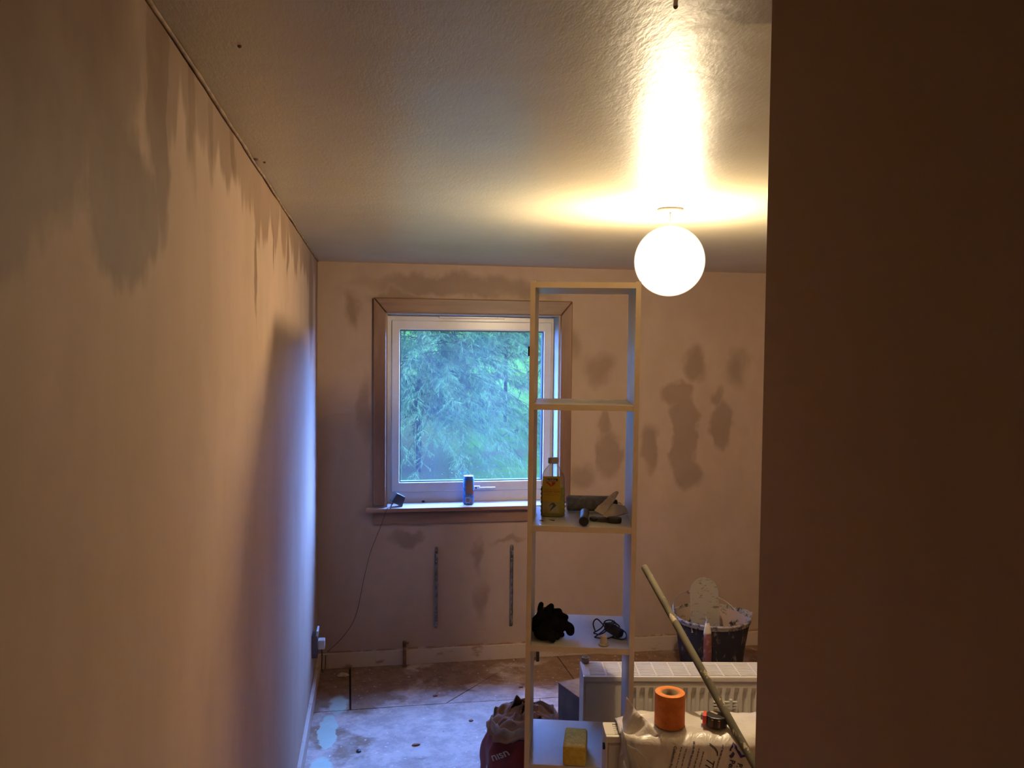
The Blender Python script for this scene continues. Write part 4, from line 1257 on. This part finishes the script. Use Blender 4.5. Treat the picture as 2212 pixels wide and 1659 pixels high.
# socket with plug on left wall
sk_ = thing('wall_socket', 'white wall socket hanging loose on the left wall near the corner', 'socket', (0, -.43, .31), 0)
MB().box(.0, .030, -.045, .045, -.07, .045, .002).build('back_box', M_CARD, sk_)
MB().box(.016, .026, -.043, .043, -.01, .075, .002, Matrix.Rotation(.12, 4, 'Y')).build('face_plate', M_WPLAS, sk_)
MB().box(.0245, .0300, .004, .018, .036, .054, .002).build('switch', M_WPLAS, sk_)
pl = thing('mains_plug', 'white mains plug pushed into the loose wall socket', 'plug', (.030, -.43, .300), 0)
MB().box(.0, .036, -.024, .024, -.024, .026, .006).build('plug_body', M_WPLAS, pl)
MB().tube(spline([(.018, 0, -.024), (.020, .01, -.08), (.015, .05, -.15), (.018, .12, -.20), (.022, .25, -.225), (.018, .36, -.20)]), .003, 8).build('plug_lead', M_BLACK, pl)

# debris on the floor
def lump(name, label, c, r, m, seed):
    bm = bmesh.new(); bmesh.ops.create_icosphere(bm, subdivisions=3, radius=1)
    for q in bm.verts:
        k = 1 + .35 * noise.noise(q.co * 1.6 + Vector((seed, 0, 0)))
        q.co = Vector((q.co.x * r[0] * k, q.co.y * r[1] * k, max(q.co.z, -.4) * r[2] * k + r[2] * .45))
    o = MB().take(bm, None, True).build(name, m); o.location = c
    tag(o, label, 'debris')
lump('plaster_crumb', 'pale plaster crumb on the floor by the left corner', (.148, -.135, .001), (.030, .022, .012), M_ROCKW, 2)
lump('dark_speck', 'small dark blob on the floor at lower left near the green paint', (.252, -1.02, .001), (.012, .013, .006), M_DARKBLUE, 3)
lump('mud_crumb', 'brown crumb lying on the dusty floor below the left bracket', (.516, -1.00, .001), (.018, .009, .006), M_COPPER, 5)
lump('mud_crumb', 'brown crumb on the floor just past the long sheet joint', (.644, -.475, .001), (.012, .008, .005), M_COPPER, 6)
lump('mud_crumb', 'brown crumb on the floor near the sack', (.800, -.79, .001), (.010, .010, .005), M_COPPER, 8)
lump('mud_crumb', 'brown crumb beside the shelving unit left panel on the dusty floor', (1.12, -.43, .001), (.012, .009, .005), M_COPPER, 9)

# ================================================================== CEILING LAMP
LX, LY, LZ = 1.3315, -2.033, 2.170
lm = thing('ceiling_lamp', 'bare bulb lamp in an added glow sphere, hanging close under the ceiling', 'lamp', (LX, LY, H))
MB().lathe([(.045, -.012), (.045, -.002), (.040, 0)], 28).build('ceiling_rose', M_WPLAS, lm)
MB().tube([(0, 0, -.010), (0, 0, -.070)], .003, 8).build('flex', M_WPLAS, lm)
MB().lathe([(.016, -.145), (.019, -.130), (.018, -.075), (.008, -.066)], 24).build('bulb_holder', M_WPLAS, lm)
MB().ico((0, 0, LZ - H), .030, 3).build('bulb', M_BULB, lm, 'lit bulb')
MB().ico((0, 0, LZ - H), .123, 4).build('glare_sphere', M_GLARE, lm, 'added glowing sphere, the glare around the bulb')  # added around the bare bulb to give its glare a shape

# ================================================================== OUTSIDE
def ground_z(x, y):
    base = -.30 + .030 * max(0, y - 6)
    if y > 20: base += .075 * (y - 20)
    base += .045 * max(0, x - 2.5) * min(1, max(0, (y - 8) / 8))
    return base + .05 * noise.noise(Vector((x * .6, y * .6, 0)))
mb = MB(); vs = []; fs = []
GX = [-14 + .5 * i for i in range(85)]; GY = [.6 + .5 * i for i in range(30)] + [15.6 + 1.5 * i for i in range(30)]
for y in GY:
    for x in GX: vs.append((x, y, ground_z(x, y)))
nx = len(GX)
for j in range(len(GY) - 1):
    for i in range(nx - 1):
        fs.append((j * nx + i, j * nx + i + 1, (j + 1) * nx + i + 1, (j + 1) * nx + i))
gr = mb.add(vs, fs, True).build('lawn', M_GRASS)
gr['kind'] = 'structure'

def conifer(name, label, x, y, hgt, rad, low, m, seed, nfr, big=1.0):
    rnd = random.Random(seed)
    z0 = ground_z(x, y)
    t = thing(name, label, 'tree', (x, y, z0))
    MB().tube([(0, 0, -.1), (.03, 0, hgt * .3), (-.02, .02, hgt * .7), (0, 0, hgt)], [.045, .045, .03, .01], 10).build('trunk', M_BARK, t)
    V = []; F = []; BV = MB()
    for k in range(nfr):
        q = rnd.random() ** 1.25
        h = low + (hgt - low) * q
        az = rnd.uniform(0, 2 * pi)
        R = rad * (1 - q) ** (.7 if big == 1 else .45) * rnd.uniform(.55, 1.12) + .25
        d = Vector((cos(az), sin(az), 0))
        side = Vector((-sin(az), cos(az), 0))
        droop = rnd.uniform(.35, .75)
        P = []
        for i in range(8):
            s = i / 7
            P.append(d * (R * s) + Vector((0, 0, h + R * (.22 * s - droop * s * s))) + side * (.12 * R * sin(s * 3 + k)))
        if k % 3 == 0: BV.tube(P, [.008, .007, .006, .005, .004, .003, .003, .002], 4, False)
        # sprays hanging from the branch
        for i in range(2, 8):
            for s_ in range(9 if big == 1 else 6):
                b = P[i - 1].lerp(P[i], rnd.random())
                ln_ = big * rnd.uniform(.10, .30) * (1.15 - .4 * i / 8)
                dr = (d * rnd.uniform(.2, .9) + side * rnd.uniform(-1, 1) + Vector((0, 0, rnd.uniform(-1.0, -.15)))).normalized()
                wv = dr.cross(Vector((rnd.uniform(-1, 1), rnd.uniform(-1, 1), rnd.uniform(-1, 1)))).normalized()
                # a feathery spray: a few needles off a midrib
                for e in range(7 if big == 1 else 5):
                    f0 = b + dr * ln_ * (e + rnd.uniform(-.4, .4)) / (7 if big == 1 else 5)
                    for sg in (-1, 1):
                        tip = f0 + (dr * rnd.uniform(.6, 1.3) + wv * sg * rnd.uniform(.1, .6) + Vector((0, 0, -.25))).normalized() * ln_ * rnd.uniform(.22, .50)
                        n0 = len(V)
                        V.extend([f0 - dr * .006 * big * big, f0 + dr * .010 * big * big, tip])
                        F.append((n0, n0 + 1, n0 + 2))
    me = bpy.data.meshes.new('foliage'); me.from_pydata([tuple(q) for q in V], [], F); me.materials.append(m); me.update()
    o = bpy.data.objects.new('foliage', me); COL.objects.link(o); o.parent = t; o['kind'] = 'stuff'
    o = BV.build('branches', M_BARK, t); o['kind'] = 'stuff'
    return t
conifer('conifer_tree', 'drooping feathery conifer filling the window view on the left', 1.05, 8.8, 13.0, 2.7, 1.05, M_NEEDLE, 11, 1200)
conifer('conifer_tree', 'hazier conifer further back at the right of the window view', 3.6, 15.5, 13.0, 2.8, 1.7, M_NEEDLE2, 23, 640)
conifer('conifer_tree', 'broad unseen conifer right of the window, added to block daylight', 6.3, 12.0, 12.0, 2.8, .3, M_NEEDLE2, 41, 360, 2.2)  # added out of view to keep low daylight off the left wall
conifer('conifer_tree', 'unseen conifer left of the window behind the drooping one, made taller to block daylight', -2.6, 12.2, 17.0, 3.2, .3, M_NEEDLE2, 31, 520, 2.2)  # out of view, made taller to hold daylight off the shelves
conifer('conifer_tree', 'unseen conifer close to the house left of the window, added to block daylight', -3.8, 6.2, 12.5, 2.8, .3, M_NEEDLE, 37, 440, 2.2)  # added out of view to block daylight coming from the left
# leaf litter and twigs under the trees
rnd = random.Random(5)
mb = MB()
for k in range(620):
    x = rnd.uniform(-.3, 4.2); y = rnd.uniform(6.6, 13)
    s = rnd.uniform(.008, .030); a = rnd.uniform(0, pi)
    z = ground_z(x, y) + .022
    c, s2 = cos(a), sin(a); w = s * rnd.uniform(.15, .6)
    mb.add([(x - c * s, y - s2 * s, z), (x + s2 * w, y - c * w, z + .012), (x + c * s, y + s2 * s, z + rnd.uniform(0, .03)), (x - s2 * w, y + c * w, z + .008)], [(0, 1, 2, 3)])
o = mb.build('leaf_litter', M_LITTER)
tag(o, 'scattered pale leaves and twigs on the grass under the conifers', 'leaves', kind='stuff')
